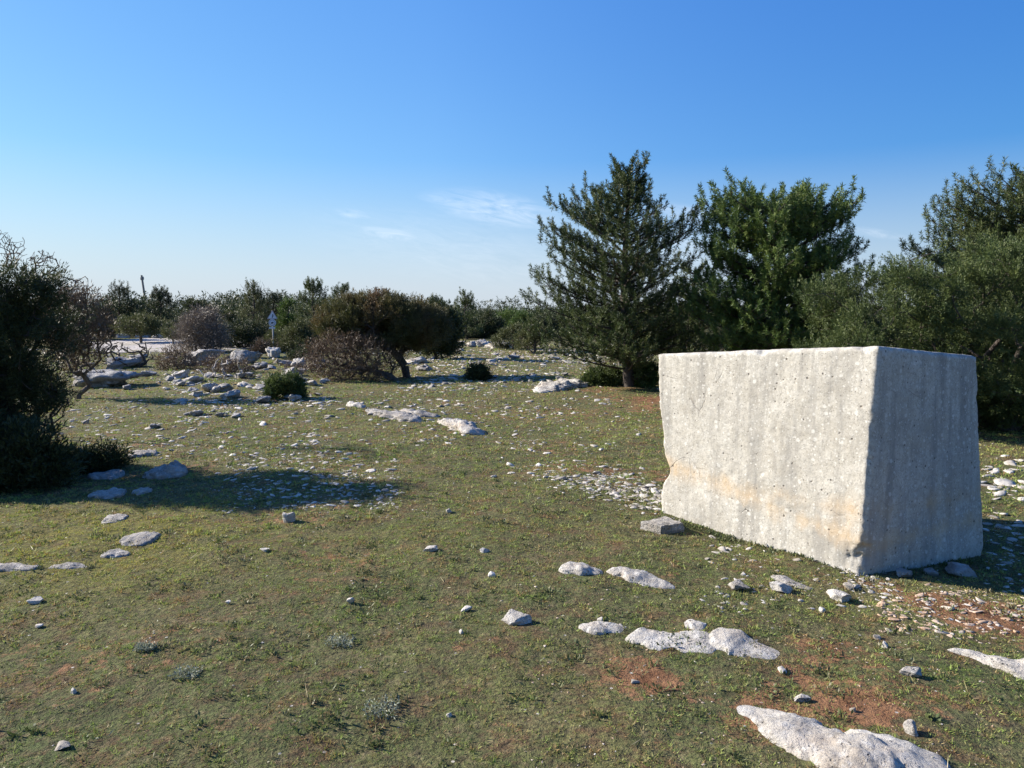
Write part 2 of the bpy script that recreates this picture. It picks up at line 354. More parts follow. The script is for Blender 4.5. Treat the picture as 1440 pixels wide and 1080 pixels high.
# ------------------------------------------------------------------ rocks
def ico(sub):
    import bmesh
    bm = bmesh.new(); bmesh.ops.create_icosphere(bm, subdivisions=sub, radius=1)
    bm.verts.ensure_lookup_table(); V = np.array([v.co[:] for v in bm.verts]); Fc = np.array([[v.index for v in f.verts] for f in bm.faces]); bm.free()
    return V, Fc
ICO = {k: ico(k) for k in (1, 2, 3, 4, 5)}
def stone_shape(seed, sub, cuts=9, rough=.10, flat=0., strata=0.):
    V, Fc = ICO[sub]; V = V.copy(); rs = np.random.default_rng(seed)
    for k in range(cuts+5):
        n = rs.normal(size=3); n = n/np.linalg.norm(n)
        if k < 3: n = np.array([0, 0, 1.])+n*.35; n /= np.linalg.norm(n)
        d = rs.uniform(.38, .75); s = V@n; V = V-np.clip(s-d, 0, None)[:, None]*n
    off = rs.uniform(0, 50, 3)
    if rough:
        for i_ in range(len(V)):
            v = V[i_]; f = noise.fractal(Vector(v*1.7+off), 1., 2.1, 5)+.5*(abs(noise.noise(Vector(v*4+off)))-.3)
            if strata: f += strata*max(0, math.sin(v[2]*9+4*noise.noise(Vector(v*1.6+off))))
            V[i_] = v*(1+rough*f)
    V /= np.abs(V).max(0)
    return V, Fc
seedc = [100]
def g0(px, py): return G(px, py)[1]/F*1.1
def rock(name, px, py, w, h, dep, label, cat='rock', mat='rock', rz=0., sub=4, group=None, rough=.14, strata=0., tilt=0., sink=.35, cuts=9):
    """w,h in photo pixels; dep = depth in metres; px,py = foot of its near side"""
    g = G(px, py); s = g[1]/F; seedc[0] += 1
    V, Fc = stone_shape(seedc[0], sub, cuts, rough, 0, strata)
    hh = h*s; V = V*np.array([w*s/2, dep/2, hh*(.5+sink)])
    if tilt: c_, s_ = math.cos(tilt), math.sin(tilt); V = np.stack([V[:, 0]*c_-V[:, 2]*s_, V[:, 1], V[:, 0]*s_+V[:, 2]*c_], 1)
    c_, s_ = math.cos(rz), math.sin(rz); V = np.stack([V[:, 0]*c_-V[:, 1]*s_, V[:, 0]*s_+V[:, 1]*c_, V[:, 2]], 1)
    y = g[1]+dep*.45; x = g[0]*y/g[1]
    top = V[:, 2].max(); z = float(T(x, y))+hh-top
    return tag(link(name, mk(name, V, Fc, M[mat], smooth=sub >= 5), loc=(x, y, z)), label, cat, group)
def ridge(name, spine, label, cat='rock', mat='rock', rough=.3, group=None, step=.018):
    """spine: (px, py, width m, height m) along the ground"""
    S = []
    for px, py, w, h in spine: g = G(px, py); S.append((g[0], g[1], w, h))
    S = np.array(S); d = np.concatenate([[0], np.cumsum(np.hypot(*np.diff(S[:, :2], axis=0).T))]); L = d[-1]
    n = max(20, int(L/step)); t = np.linspace(0, L, n); Q = np.stack([np.interp(t, d, S[:, k]) for k in range(4)], 1)
    K = max(3, n//14); ker = np.ones(2*K+1)/(2*K+1)
    for k in range(4): Q[:, k] = np.convolve(np.pad(Q[:, k], K, mode='edge'), ker, 'valid')
    e = np.clip(np.minimum(t, L-t)/(L*.10), 0, 1)**.6; tan = np.gradient(Q[:, :2], axis=0); tan /= np.linalg.norm(tan, axis=1)[:, None]
    nx, ny = -tan[:, 1], tan[:, 0]; m_ = 26; th = np.linspace(-.35, math.pi+.35, m_); V = []; off = R.uniform(0, 99)
    o0 = np.array([Q[n//2, 0], Q[n//2, 1], 0]); o0[2] = T(o0[0], o0[1])
    for i_ in range(n):
        w = Q[i_, 2]/2*(.25+.75*e[i_])*(1+.30*noise.noise((t[i_]*5, off, 0))+.25*noise.noise((t[i_]*17, off, 0))); h = Q[i_, 3]*(.05+.95*e[i_])*(1+.45*noise.noise((t[i_]*6, off, 7)))
        for a in th:
            ca, sa = math.cos(a), math.sin(a); lx = math.copysign(abs(ca)**.75, ca)*w; lz = (math.copysign(abs(sa)**.7, sa))*h
            x = Q[i_, 0]+nx[i_]*lx; y = Q[i_, 1]+ny[i_]*lx
            f = noise.fractal((x*11+off, y*11, lz*18), .8, 2.1, 7)*rough*1.2; f2 = abs(noise.noise((x*19+off, y*19, lz*26)))*rough*.9
            r_ = noise.noise((x*4, y*4, off))
            x += nx[i_]*ca*w*(f+f2); y += ny[i_]*ca*w*(f+f2); lz2 = lz+h*(f-f2*1.2+.25*r_)*max(sa, 0)
            V.append((x, y, float(T(x, y))*1.0+lz2-.01))
    V = np.array(V)-o0
    Fq = [[i_*m_+k, i_*m_+k+1, (i_+1)*m_+k+1, (i_+1)*m_+k] for i_ in range(n-1) for k in range(m_-1)]
    Fq += [[0, 0+k, 0+k+1, 0+k+1] for k in range(0)]
    return tag(link(name, mk(name, V, Fq, M[mat], smooth=True), loc=o0), label, cat, group)

ridge('limestone_outcrop', [(1022, 988, 0.048, 0.011), (1075, 1008, 0.154, 0.028), (1130, 1040, 0.231, 0.051), (1200, 1068, 0.289, 0.074), (1270, 1085, 0.289, 0.068), (1330, 1105, 0.212, 0.040), (1380, 1130, 0.115, 0.017)],
      'long smooth white rock rising from the turf at the bottom right corner', rough=.16, step=.012)
ridge('limestone_outcrop', [(1180, 1028, 0.056, 0.014), (1230, 1048, 0.134, 0.042), (1290, 1068, 0.146, 0.049), (1345, 1082, 0.090, 0.021)],
      'lumpy white rock just behind the long bottom right outcrop', rough=.17, step=.012)
ridge('limestone_outcrop', [(810, 878, 0.046, 0.011), (835, 884, 0.115, 0.031), (865, 884, 0.092, 0.022), (890, 885, 0.046, 0.011)],
      'small pale rock at the left end of the middle white outcrop', rough=.3, step=.01)
ridge('limestone_outcrop', [(884, 890, 0.129, 0.027), (925, 902, 0.193, 0.032), (965, 902, 0.218, 0.030), (1016, 905, 0.154, 0.021)],
      'knobbly white rock in the centre of the outcrop in front of the stone block', rough=.2, step=.01)
ridge('limestone_outcrop', [(960, 880, 0.064, 0.008), (975, 880, 0.116, 0.038), (995, 882, 0.064, 0.013)],
      'small white knob behind the centre of the outcrop in front of the block', rough=.3, step=.01)
ridge('limestone_outcrop', [(990, 897, 0.115, 0.021), (1030, 903, 0.245, 0.037), (1065, 914, 0.193, 0.022), (1100, 922, 0.103, 0.009), (1125, 928, 0.039, 0.003)],
      'wedge-shaped white rock tapering right at the end of the middle outcrop', rough=.2, step=.01)
ridge('limestone_outcrop', [(783, 800, 0.067, 0.038), (800, 802, 0.179, 0.060), (825, 804, 0.146, 0.045), (852, 806, 0.056, 0.015)],
      'pale rock hump left of the slab box, before the squared block', rough=.26, step=.012)
ridge('limestone_outcrop', [(850, 802, 0.067, 0.022), (880, 808, 0.157, 0.050), (915, 818, 0.146, 0.039), (955, 829, 0.045, 0.011)],
      'long pale rock sloping right below the flat slab beside the block', rough=.22, step=.012)
o = C.objects[-1]
for o in list(C.objects):
    if o.get('label') == 'pale rock hump left of the slab box, before the squared block': o['label'] = 'pale rock hump in the turf, left neighbour of the long sloping rock below the slab'
ridge('limestone_outcrop', [(1325, 912, .02, .01), (1365, 922, .05, .03), (1410, 936, .14, .05), (1460, 948, .18, .06), (1500, 955, .1, .04)],
      'thin pale rock cut by the right edge of the photo, low on the turf', rough=.25, step=.012)
ridge('flat_outcrop', [(1080, 808, .03, .015), (1105, 818, .10, .03), (1148, 830, .05, .015)], 'narrow flat pale rock lying just before the foot of the block', mat='rockflat', rough=.2)
ridge('flat_outcrop', [(-30, 797, .10, .03), (10, 798, .12, .035), (62, 799, .04, .015)], 'flat grey rock flush with the turf at the left edge', mat='rockflat')
ridge('flat_outcrop', [(66, 797, .06, .02), (95, 797, .12, .03), (132, 796, .04, .015)], 'thin flat grey rock next to the left edge rock', mat='rockflat')
ridge('flat_outcrop', [(138, 781, .06, .02), (160, 780, .17, .035), (187, 779, .06, .02)], 'small flat whitish rock below the mossy turf', mat='rockflat')
ridge('flat_outcrop', [(176, 757, .15, .03), (202, 758, .26, .035), (225, 757, .12, .02)], 'flat oval grey rock in the yellow mossy turf', mat='rockflat')
ridge('flat_outcrop', [(145, 730, .15, .02), (164, 729, .28, .03), (181, 728, .15, .02)], 'flat grey rock just outside the edge of the shrub shadow', mat='rockflat')
# in the shade of the left shrub
for sp_, lb in ((((205, 668, .2, .05), (240, 668, .42, .10), (268, 664, .2, .06)), 'broad rounded rock in the shadow right of the dark shrub'),
                (((120, 672, .15, .04), (150, 670, .32, .06), (178, 668, .15, .04)), 'flat rock in the shadow beside the low dark bush'),
                (((125, 696, .12, .03), (150, 696, .35, .05), (180, 694, .2, .04)), 'wide flat rock nearest the shadow edge under the shrub'),
                (((190, 691, .1, .03), (203, 691, .22, .04), (216, 690, .1, .03)), 'small flat rock in the shadow between two broad rocks'),
                (((175, 645, .1, .04), (200, 640, .30, .07), (225, 637, .1, .03)), 'sunlit white rock beside the tip of the low dark bush')):
    ridge('flat_outcrop', sp_, lb, mat='rockflat', rough=.25, step=.025)
# mid field strips
ridge('flat_outcrop', [(488, 570, .08, .06), (500, 572, .16, .10), (516, 574, .06, .03)], 'small pointed pale rock left of the mid-field slabs', mat='rock', step=.03)
ridge('flat_outcrop', [(515, 577, .15, .04), (550, 584, .42, .09), (582, 592, .30, .09), (598, 594, .1, .04)], 'long pale slab edge leading the row of mid-field slabs', mat='rockflat', rough=.25, step=.03)
ridge('flat_outcrop', [(563, 577, .12, .04), (590, 583, .26, .08), (620, 587, .12, .04)], 'flat whitish slab behind the long mid-field slab', mat='rockflat', rough=.2, step=.03)
ridge('flat_outcrop', [(616, 592, .12, .04), (640, 600, .32, .12), (665, 609, .28, .10), (685, 612, .08, .03)], 'wedge-shaped pale slab at the right end of the mid-field row', mat='rock', rough=.25, step=.03)
ridge('limestone_outcrop', [(752, 553, 0.168, 0.048), (775, 548, 0.560, 0.132), (800, 542, 0.672, 0.120), (838, 536, 0.336, 0.048)], 'pale broken rock outcrop left of the foot of the tall pine', rough=.4, step=.05)
ridge('limestone_outcrop', [(655, 487, 0.448, 0.120), (675, 487, 1.232, 0.300), (690, 487, 0.672, 0.210)], 'whitish boulder ridge far off before the dark trees', rough=.4, step=.08)
ridge('limestone_outcrop', [(688, 488, 0.448, 0.120), (705, 489, 0.896, 0.252), (722, 489, 0.448, 0.090)], 'rounded white boulder right of the far boulder ridge', rough=.4, step=.08)

# boulders left, in front of the scrub
L_ = [(150, 546, 118, 22, 1.6, 'rockgrey', 'broad low grey rock in shade behind the tall dark shrub'), (145, 545, 46, 15, .8, 'rockgrey', 'rounded boulder with a sunlit top at the foot of the shaded grey rock'),
      (170, 520, 60, 16, 1.2, 'rockgrey', 'grey rock sheet under the bent dead shrub'),
      (292, 515, 66, 22, 1.4, 'rockgrey', 'large rounded grey boulder between the brown shrubs'), (335, 512, 60, 20, 1.3, 'rockgrey', 'big grey boulder right of the large rounded one'),
      (387, 504, 26, 15, .8, 'rock', 'round pale boulder below the road signs'), (352, 504, 50, 10, 1., 'rockgrey', 'long low grey rock left of the round pale boulder'),
      (400, 516, 34, 12, .8, 'rockgrey', 'jagged grey rock just in front of the round pale boulder'), (423, 518, 28, 17, .7, 'rock', 'pale upright rock beside the jagged grey rock'),
      (371, 519, 12, 10, .4, 'rockgrey', 'little grey rock in the grass left of the jagged rocks'),
      (408, 531, 38, 13, .9, 'rock', 'layered pale slab behind the small green bush'), (413, 541, 34, 9, .7, 'rock', 'lower layered slab right behind the green bush'),
      (438, 543, 20, 8, .4, 'rock', 'small pale rock right of the layered slabs'), (455, 540, 18, 7, .4, 'rock', 'low pale rock near the tangle under the flat-topped tree'),
      (254, 532, 26, 12, .5, 'rock', 'tilted pale slab left of the bleached dead branch'), (207, 530, 26, 8, .5, 'rockgrey', 'small grey rock at the right end of the broad shaded grey rock'),
      (296, 552, 24, 12, .5, 'rock', 'pale rock under the bleached dead branch'), (324, 561, 30, 11, .5, 'rock', 'slanted pale rock right of the dead branch foot'),
      (278, 559, 18, 7, .4, 'rock', 'low pale rock left of the dead branch foot'), (371, 568, 24, 9, .4, 'rockgrey', 'flat rock in front of the small green bush on its left'),
      (412, 566, 22, 11, .4, 'rock', 'pointed pale rock leaning on the small green bush'), (264, 585, 12, 5, .2, 'rockgrey', 'left of two dark rocks in the grass below the dead branch'),
      (277, 586, 16, 7, .25, 'rockgrey', 'right and larger of two dark rocks in the grass below the dead branch'), (310, 587, 14, 6, .25, 'rockgrey', 'small grey rock on grass right of the two dark rocks'),
      (332, 588, 14, 5, .25, 'rock', 'small pale rock furthest right in the row of dark rocks'), (215, 604, 18, 6, .25, 'rockgrey', 'low rock on grass left of the mid-field gravel'),
      (122, 596, 8, 7, .15, 'rock', 'upright pale stone on the grass right of the shrub stem'), (378, 548, 40, 7, .8, 'rockgrey', 'flat grey rock between dead branch and small green bush'),
      (345, 545, 26, 6, .4, 'rock', 'thin pale slab among the dead twigs'), (690, 533, 24, 5, .5, 'rockgrey', 'flat grey rock at the foot of the dark little bush'),
      (590, 512, 42, 10, .8, 'rock', 'pale flat rock right of the leaning trunk'), (600, 522, 30, 9, .6, 'rockgrey', 'grey rock at the right of the trunk foot of the flat-topped tree'),
      (640, 485, 44, 5, 1., 'rock', 'low pale rock in line left of the far boulder ridge')]
for k, (px, py, w, h, dep, mt, lb) in enumerate(L_):
    rock('boulder' if w > 24 else 'rock', px, py, w, h, dep, lb, 'rock', mt, rz=R.uniform(-.3, .3), sub=4 if w > 16 else 3, rough=.36, strata=.35, tilt=R.uniform(-.2, .2), cuts=6)
for k in range(70):
    px, py = (R.uniform(235, 450), R.uniform(508, 572)) if k < 44 else (R.uniform(110, 250), R.uniform(500, 550)) if k < 58 else (R.uniform(590, 800), R.uniform(488, 545))
    g_ = 0 if px < 250 else 1 if px < 460 else 2; w = R.uniform(9, 26)*(1 if px < 500 else .8)
    rock('rock', px, py, w, w*R.uniform(.22, .5), w*g0(px, py), ('jagged grey rock in the rock litter behind the left-edge shrub', 'pale jagged rock in the rock litter around dead branch and green bush', 'pale flat rock in the stony strip left of the tall pine')[g_], 'rock',
         R.choice(('rock', 'rockgrey', 'rockflat')), rz=R.uniform(-.5, .5), sub=3, group=('rock litter behind the left shrub', 'rock litter round the dead branch', 'stony strip left of the tall pine')[g_], rough=.38, strata=.3, tilt=R.uniform(-.3, .3), cuts=6)
# far stone line beside the track
for k, (px, py, w) in enumerate([(150, 474, 26), (176, 475, 20), (198, 475, 22), (222, 476, 16), (243, 477, 14)]):
    rock('boulder', px, py, w, 6, 1., ('first', 'second', 'third', 'fourth', 'fifth')[k]+' pale rock from the left in the line edging the far gravel track', mat='rock', sub=3, rough=.25, group='rocks edging the far gravel track')
# single foreground stones
H_ = [(725, 882, 46, 13, .14, 'rock', 'white pointed rock alone on turf left of the middle outcrop'), (492, 850, 14, 9, .04, 'chip', 'white pebble alone in the turf left of centre'),
      (655, 861, 19, 6, .05, 'chip', 'small flat white stone left of the white pointed rock'), (648, 892, 9, 6, .03, 'chip', 'tiny white pebble below the small flat white stone'),
      (50, 850, 22, 7, .06, 'chip', 'little pale stone in turf at the lower left'), (57, 884, 14, 5, .04, 'chip', 'grey chip below the little pale stone at lower left'),
      (90, 1056, 24, 8, .05, 'chip', 'flat grey-white stone at the bottom left corner'), (605, 777, 26, 7, .09, 'rock', 'low ragged pale stone in the middle of the turf'),
      (681, 778, 18, 5, .06, 'rock', 'thin pale stone right of the low ragged stone'), (691, 812, 12, 7, .04, 'chip', 'pinkish pebble in the middle turf'),
      (1096, 835, 34, 14, .12, 'rock', 'smooth rounded light stone before the block foot'), (1037, 833, 34, 11, .12, 'rockflat', 'brownish grey stone left of the smooth light stone'),
      (1178, 848, 36, 13, .13, 'rock', 'lichen spotted pale rock right of the smooth light stone'), (1286, 955, 42, 12, .06, 'rock', 'long narrow pale stone tilted in the right turf'),
      (1128, 990, 30, 10, .06, 'rock', 'narrow pale stone above the bottom right outcrop'), (1280, 1036, 20, 17, .06, 'rock', 'triangular white stone beside the bottom right outcrop'),
      (1099, 949, 14, 6, .05, 'chip', 'small cream stone right of the wedge-shaped rock'), (1199, 1002, 9, 6, .03, 'chip', 'small white pebble on red soil near the bottom right'),
      (1134, 1068, 22, 12, .06, 'chip', 'white stone at the near side of the bottom right outcrop'), (893, 962, 14, 4, .03, 'chip', 'thin white flake on the bare red soil patch'),
      (408, 736, 19, 15, .09, 'rock', 'two-humped pale stone at the near edge of the shrub shadow'), (1195, 832, 18, 8, .08, 'chip', 'pale stone between block corner and lichen spotted rock'),
      (1350, 812, 46, 16, .18, 'rockgrey', 'grey stone leaning against the shaded side of the block'), (1272, 814, 26, 10, .12, 'rockgrey', 'small grey stone at the shaded foot of the block near its corner'),
      (1310, 810, 22, 9, .1, 'rockgrey', 'small grey stone between two others at the shaded foot of the block'),
      (373, 777, 16, 4, .05, 'chip', 'flat grey chip in turf left of the middle'), (748, 484+0, 8, 4, .3, 'rock', 'pale stone far off beside the low pine branches'),
      (1155, 862, 12, 6, .05, 'chip', 'tiny stone in grass below the lichen spotted rock'), (1232, 900, 14, 6, .04, 'chip', 'thin pale flake in turf right of the middle outcrop'),
      (843, 875, 10, 5, .04, 'chip', 'tiny stone touching the left end of the middle outcrop'), (322, 850, 10, 5, .03, 'chip', 'small pale chip in turf left of the white pebble'),
      (1243, 912, 10, 8, .04, 'chip', 'small upright pebble in the right turf'), (631, 722, 10, 6, .05, 'chip', 'lone pebble right of the shadow tip'),
      (104, 977, 9, 7, .03, 'chip', 'small brown-white pebble low on the left'), (632, 1010, 10, 5, .03, 'chip', 'pebble at the bottom middle beyond the silvery tuft')]
for px, py, w, h, dep, mt, lb in H_:
    rock('stone', px, py, w, h, dep, lb, 'stone', mt, rz=R.uniform(-.4, .4), sub=4 if w > 20 else 3, rough=.16, tilt=R.uniform(-.15, .15))
# the flat squared slab beside the block
def slab():
    import bmesh
    a = G(900, 744); b_ = G(930, 752); c_ = G(962, 748); d_ = G(935, 734)
    top = []
    bm = bmesh.new(); base = [a, b_, c_, d_]; vs = []
    for z in (-.04, .055):
        for k, v in enumerate(base): vs.append(bm.verts.new((v[0]-b_[0], v[1]-b_[1], z+(.0, .012, .008, 0)[k]*(z > 0))))
    for k in range(4): bm.faces.new((vs[k], vs[(k+1) % 4], vs[4+(k+1) % 4], vs[4+k]))
    bm.faces.new(vs[4:]); bm.faces.new(vs[:4][::-1]); bmesh.ops.recalc_face_normals(bm, faces=bm.faces)
    bmesh.ops.bevel(bm, geom=bm.edges[:], offset=.006, segments=2, affect='EDGES')
    bmesh.ops.triangulate(bm, faces=bm.faces[:])
    for _ in range(4): bmesh.ops.subdivide_edges(bm, edges=[e for e in bm.edges if e.calc_length() > .02], cuts=1, use_grid_fill=True); bmesh.ops.triangulate(bm, faces=bm.faces[:])
    for v in bm.verts:
        f = noise.fractal(v.co*14, 1, 2, 5)*.012; v.co += Vector((v.co.x, v.co.y, v.co.z+.01)).normalized()*f
    me = bpy.data.meshes.new('stone_slab'); bm.to_mesh(me); bm.free(); me.materials.append(M['rockflat'])
    tag(link('stone_slab', me, loc=b_), 'flat squared stone slab lying at the left foot of the big block', 'stone')
slab()

# ---- scattered stones
SH = []
for k in range(14):
    V, Fc = stone_shape(900+k, 2, 8, .10); V = V*np.array([1, .45+.45*R.random(), .14+.26*R.random()]); SH.append((V, Fc))
chipme = []
for k, (V, Fc) in enumerate(SH):
    me = mk('stone', V, Fc, M['chip'], {'tint': np.full(len(Fc), k/14.), 'rust': np.zeros(len(Fc))}); chipme.append(me)
rustme = [mk('stone', V, Fc, M['chip'], {'tint': np.full(len(Fc), k/14.), 'rust': np.full(len(Fc), .55)}) for k, (V, Fc) in enumerate(SH[:6])]
Z = [  # px0,px1,py0,py1, singles, stuff, size px lo/hi, rust, label, group
 ('b', 325, 560, 640, 715, 46, 420, 5, 18, 0, 'pale angular stone in the scatter at the right end of the shrub shadow', 'stones at the end of the shrub shadow'),
 ('e', 740, 935, 650, 705, 44, 300, 5, 20, 0, 'pale stone in the broken trail leading to the left side of the block', 'stones in the trail beside the block'),
 ('b', 885, 928, 680, 716, 9, 50, 8, 26, 0, 'bright stone at the end of the trail, touching the left edge of the block', 'stones touching the block'),
 ('b', 500, 720, 560, 625, 22, 160, 5, 14, 0, 'pale stone lying around the mid-field slabs', 'stones round the mid-field slabs'),
 ('b', 560, 850, 492, 552, 52, 620, 5, 17, 0, 'pale stone in the far scatter between flat-topped tree and tall pine', 'far stones between tree and pine'),
 ('b', 120, 480, 560, 640, 40, 420, 5, 15, 0, 'pale stone on the open grass between dead branch and shrub shadow', 'stones on the left grass'),
 ('b', 225, 460, 525, 572, 24, 240, 5, 16, 0, 'pale stone among the rocks around the dead branch and small bush', 'stones round the dead branch'),
 ('b', 990, 1240, 770, 860, 16, 110, 6, 18, .0, 'small pale stone in the grass along the foot of the block', 'stones along the block foot'),
 ('b', 1240, 1445, 832, 890, 28, 190, 6, 20, .6, 'orange-tinted stone in the reddish gravel at the right edge', 'stones in the reddish gravel'),
 ('b', 1385, 1445, 642, 705, 7, 40, 10, 34, 0, 'pale flat stone on the grass behind the right side of the block', 'stones behind the block'),
 ('b', 1385, 1460, 720, 830, 10, 70, 8, 26, 0, 'grey stone in the shadow cast by the block', 'stones in the block shadow'),
 ('b', 700, 920, 560, 650, 10, 120, 5, 14, 0, 'small stone on the open grass between slabs and block', 'stones left of the block'),
]
stV, stF, stT, stR = [], [], [], []; nv = 0
def spot(kind, z):
    px, py = R.uniform(z[1], z[2]), R.uniform(z[3], z[4])
    if kind == 'e': cx, cy = (z[1]+z[2])/2, (z[3]+z[4])/2; px = R.gauss(cx, (z[2]-z[1])*.25); py = R.gauss(cy+(px-cx)*.12, (z[4]-z[3])*.22)
    return G(px, min(max(py, 470), 1100))
def chip_stuff(g, s, rust=0.):
    global nv
    V, Fc = SH[R.randrange(14)] if s*F/g[1] > 5 else (ICO[1][0]*np.array([1, .6, .28])*(1+.35*NR.normal(size=(12 if len(ICO[1][0]) == 12 else len(ICO[1][0]), 1))), ICO[1][1])
    a = R.uniform(0, 6.28); V = V*s/2; c_, s_ = math.cos(a), math.sin(a)
    V = np.stack([V[:, 0]*c_-V[:, 1]*s_, V[:, 0]*s_+V[:, 1]*c_, V[:, 2]+V[:, 0]*R.uniform(-.3, .3)], 1)+g
    stV.append(V); stF.append(Fc+nv); nv += len(V); stT.append(np.full(len(Fc), R.random())); stR.append(np.full(len(Fc), rust*R.random()))
for z in Z:
    kind, singles, stuff, lo, hi, rust, lb, gr = z[0], z[5], z[6], z[7], z[8], z[9], z[10], z[11]
    for k in range(singles):
        g = spot(kind, z); s = (lo+3+(hi-lo-3)*R.random()**1.6)*g[1]/F
        o = link('stone', R.choice(rustme if rust else chipme), loc=(g[0], g[1], g[2]+s*.03)); o.scale = (s/2, s/2, s/2*R.uniform(.7, 1.3))
        o.rotation_euler = (R.uniform(-.25, .25), R.uniform(-.25, .25), R.uniform(-.7, .7)+(math.pi if R.random() < .5 else 0))
        tag(o, lb, 'stone', gr)
    clus = [spot(kind, z) for _ in range(max(4, stuff//14))]
    for k in range(int(stuff*3.4)):
        if R.random() < .6:
            c0 = R.choice(clus); x = c0[0]+R.gauss(0, .018*c0[1]); y = c0[1]+R.gauss(0, .03*c0[1]); g = np.array([x, y, float(T(x, y))])
        else: g = spot(kind, z)
        g = g-np.array([0, 0, .15*lo*g[1]/F*R.random()]); chip_stuff(g, R.uniform(.38, .92)*lo*2*g[1]/F*(.35+1.9*R.random()**3.2), rust)
for k in range(12500):                         # thin sprinkle over the whole pasture
    r = math.sqrt(R.uniform(2.4**2, 36**2)); a = math.radians(R.uniform(-40, 40)); x, y = r*math.sin(a), r*math.cos(a)
    if noise.noise((x*.35, y*.35, 8)) < -.05 and R.random() < .8: continue
    chip_stuff(np.array([x, y, float(T(x, y))]), min(.2, R.uniform(1.5, 8)*y/F*(1 if y > 7 else .6)), .2)
for k in range(260):
    g = spot('b', ('', 740, 1440, 800, 1080)); chip_stuff(g, R.uniform(2, 7)*g[1]/F, .6)
tag(link('stone_chips', mk('stone_chips', np.concatenate(stV), np.concatenate(stF), M['chip'], {'tint': np.concatenate(stT), 'rust': np.concatenate(stR)})),
    'countless small limestone chips and pebbles strewn through the grass', 'stone chips', kind='stuff')

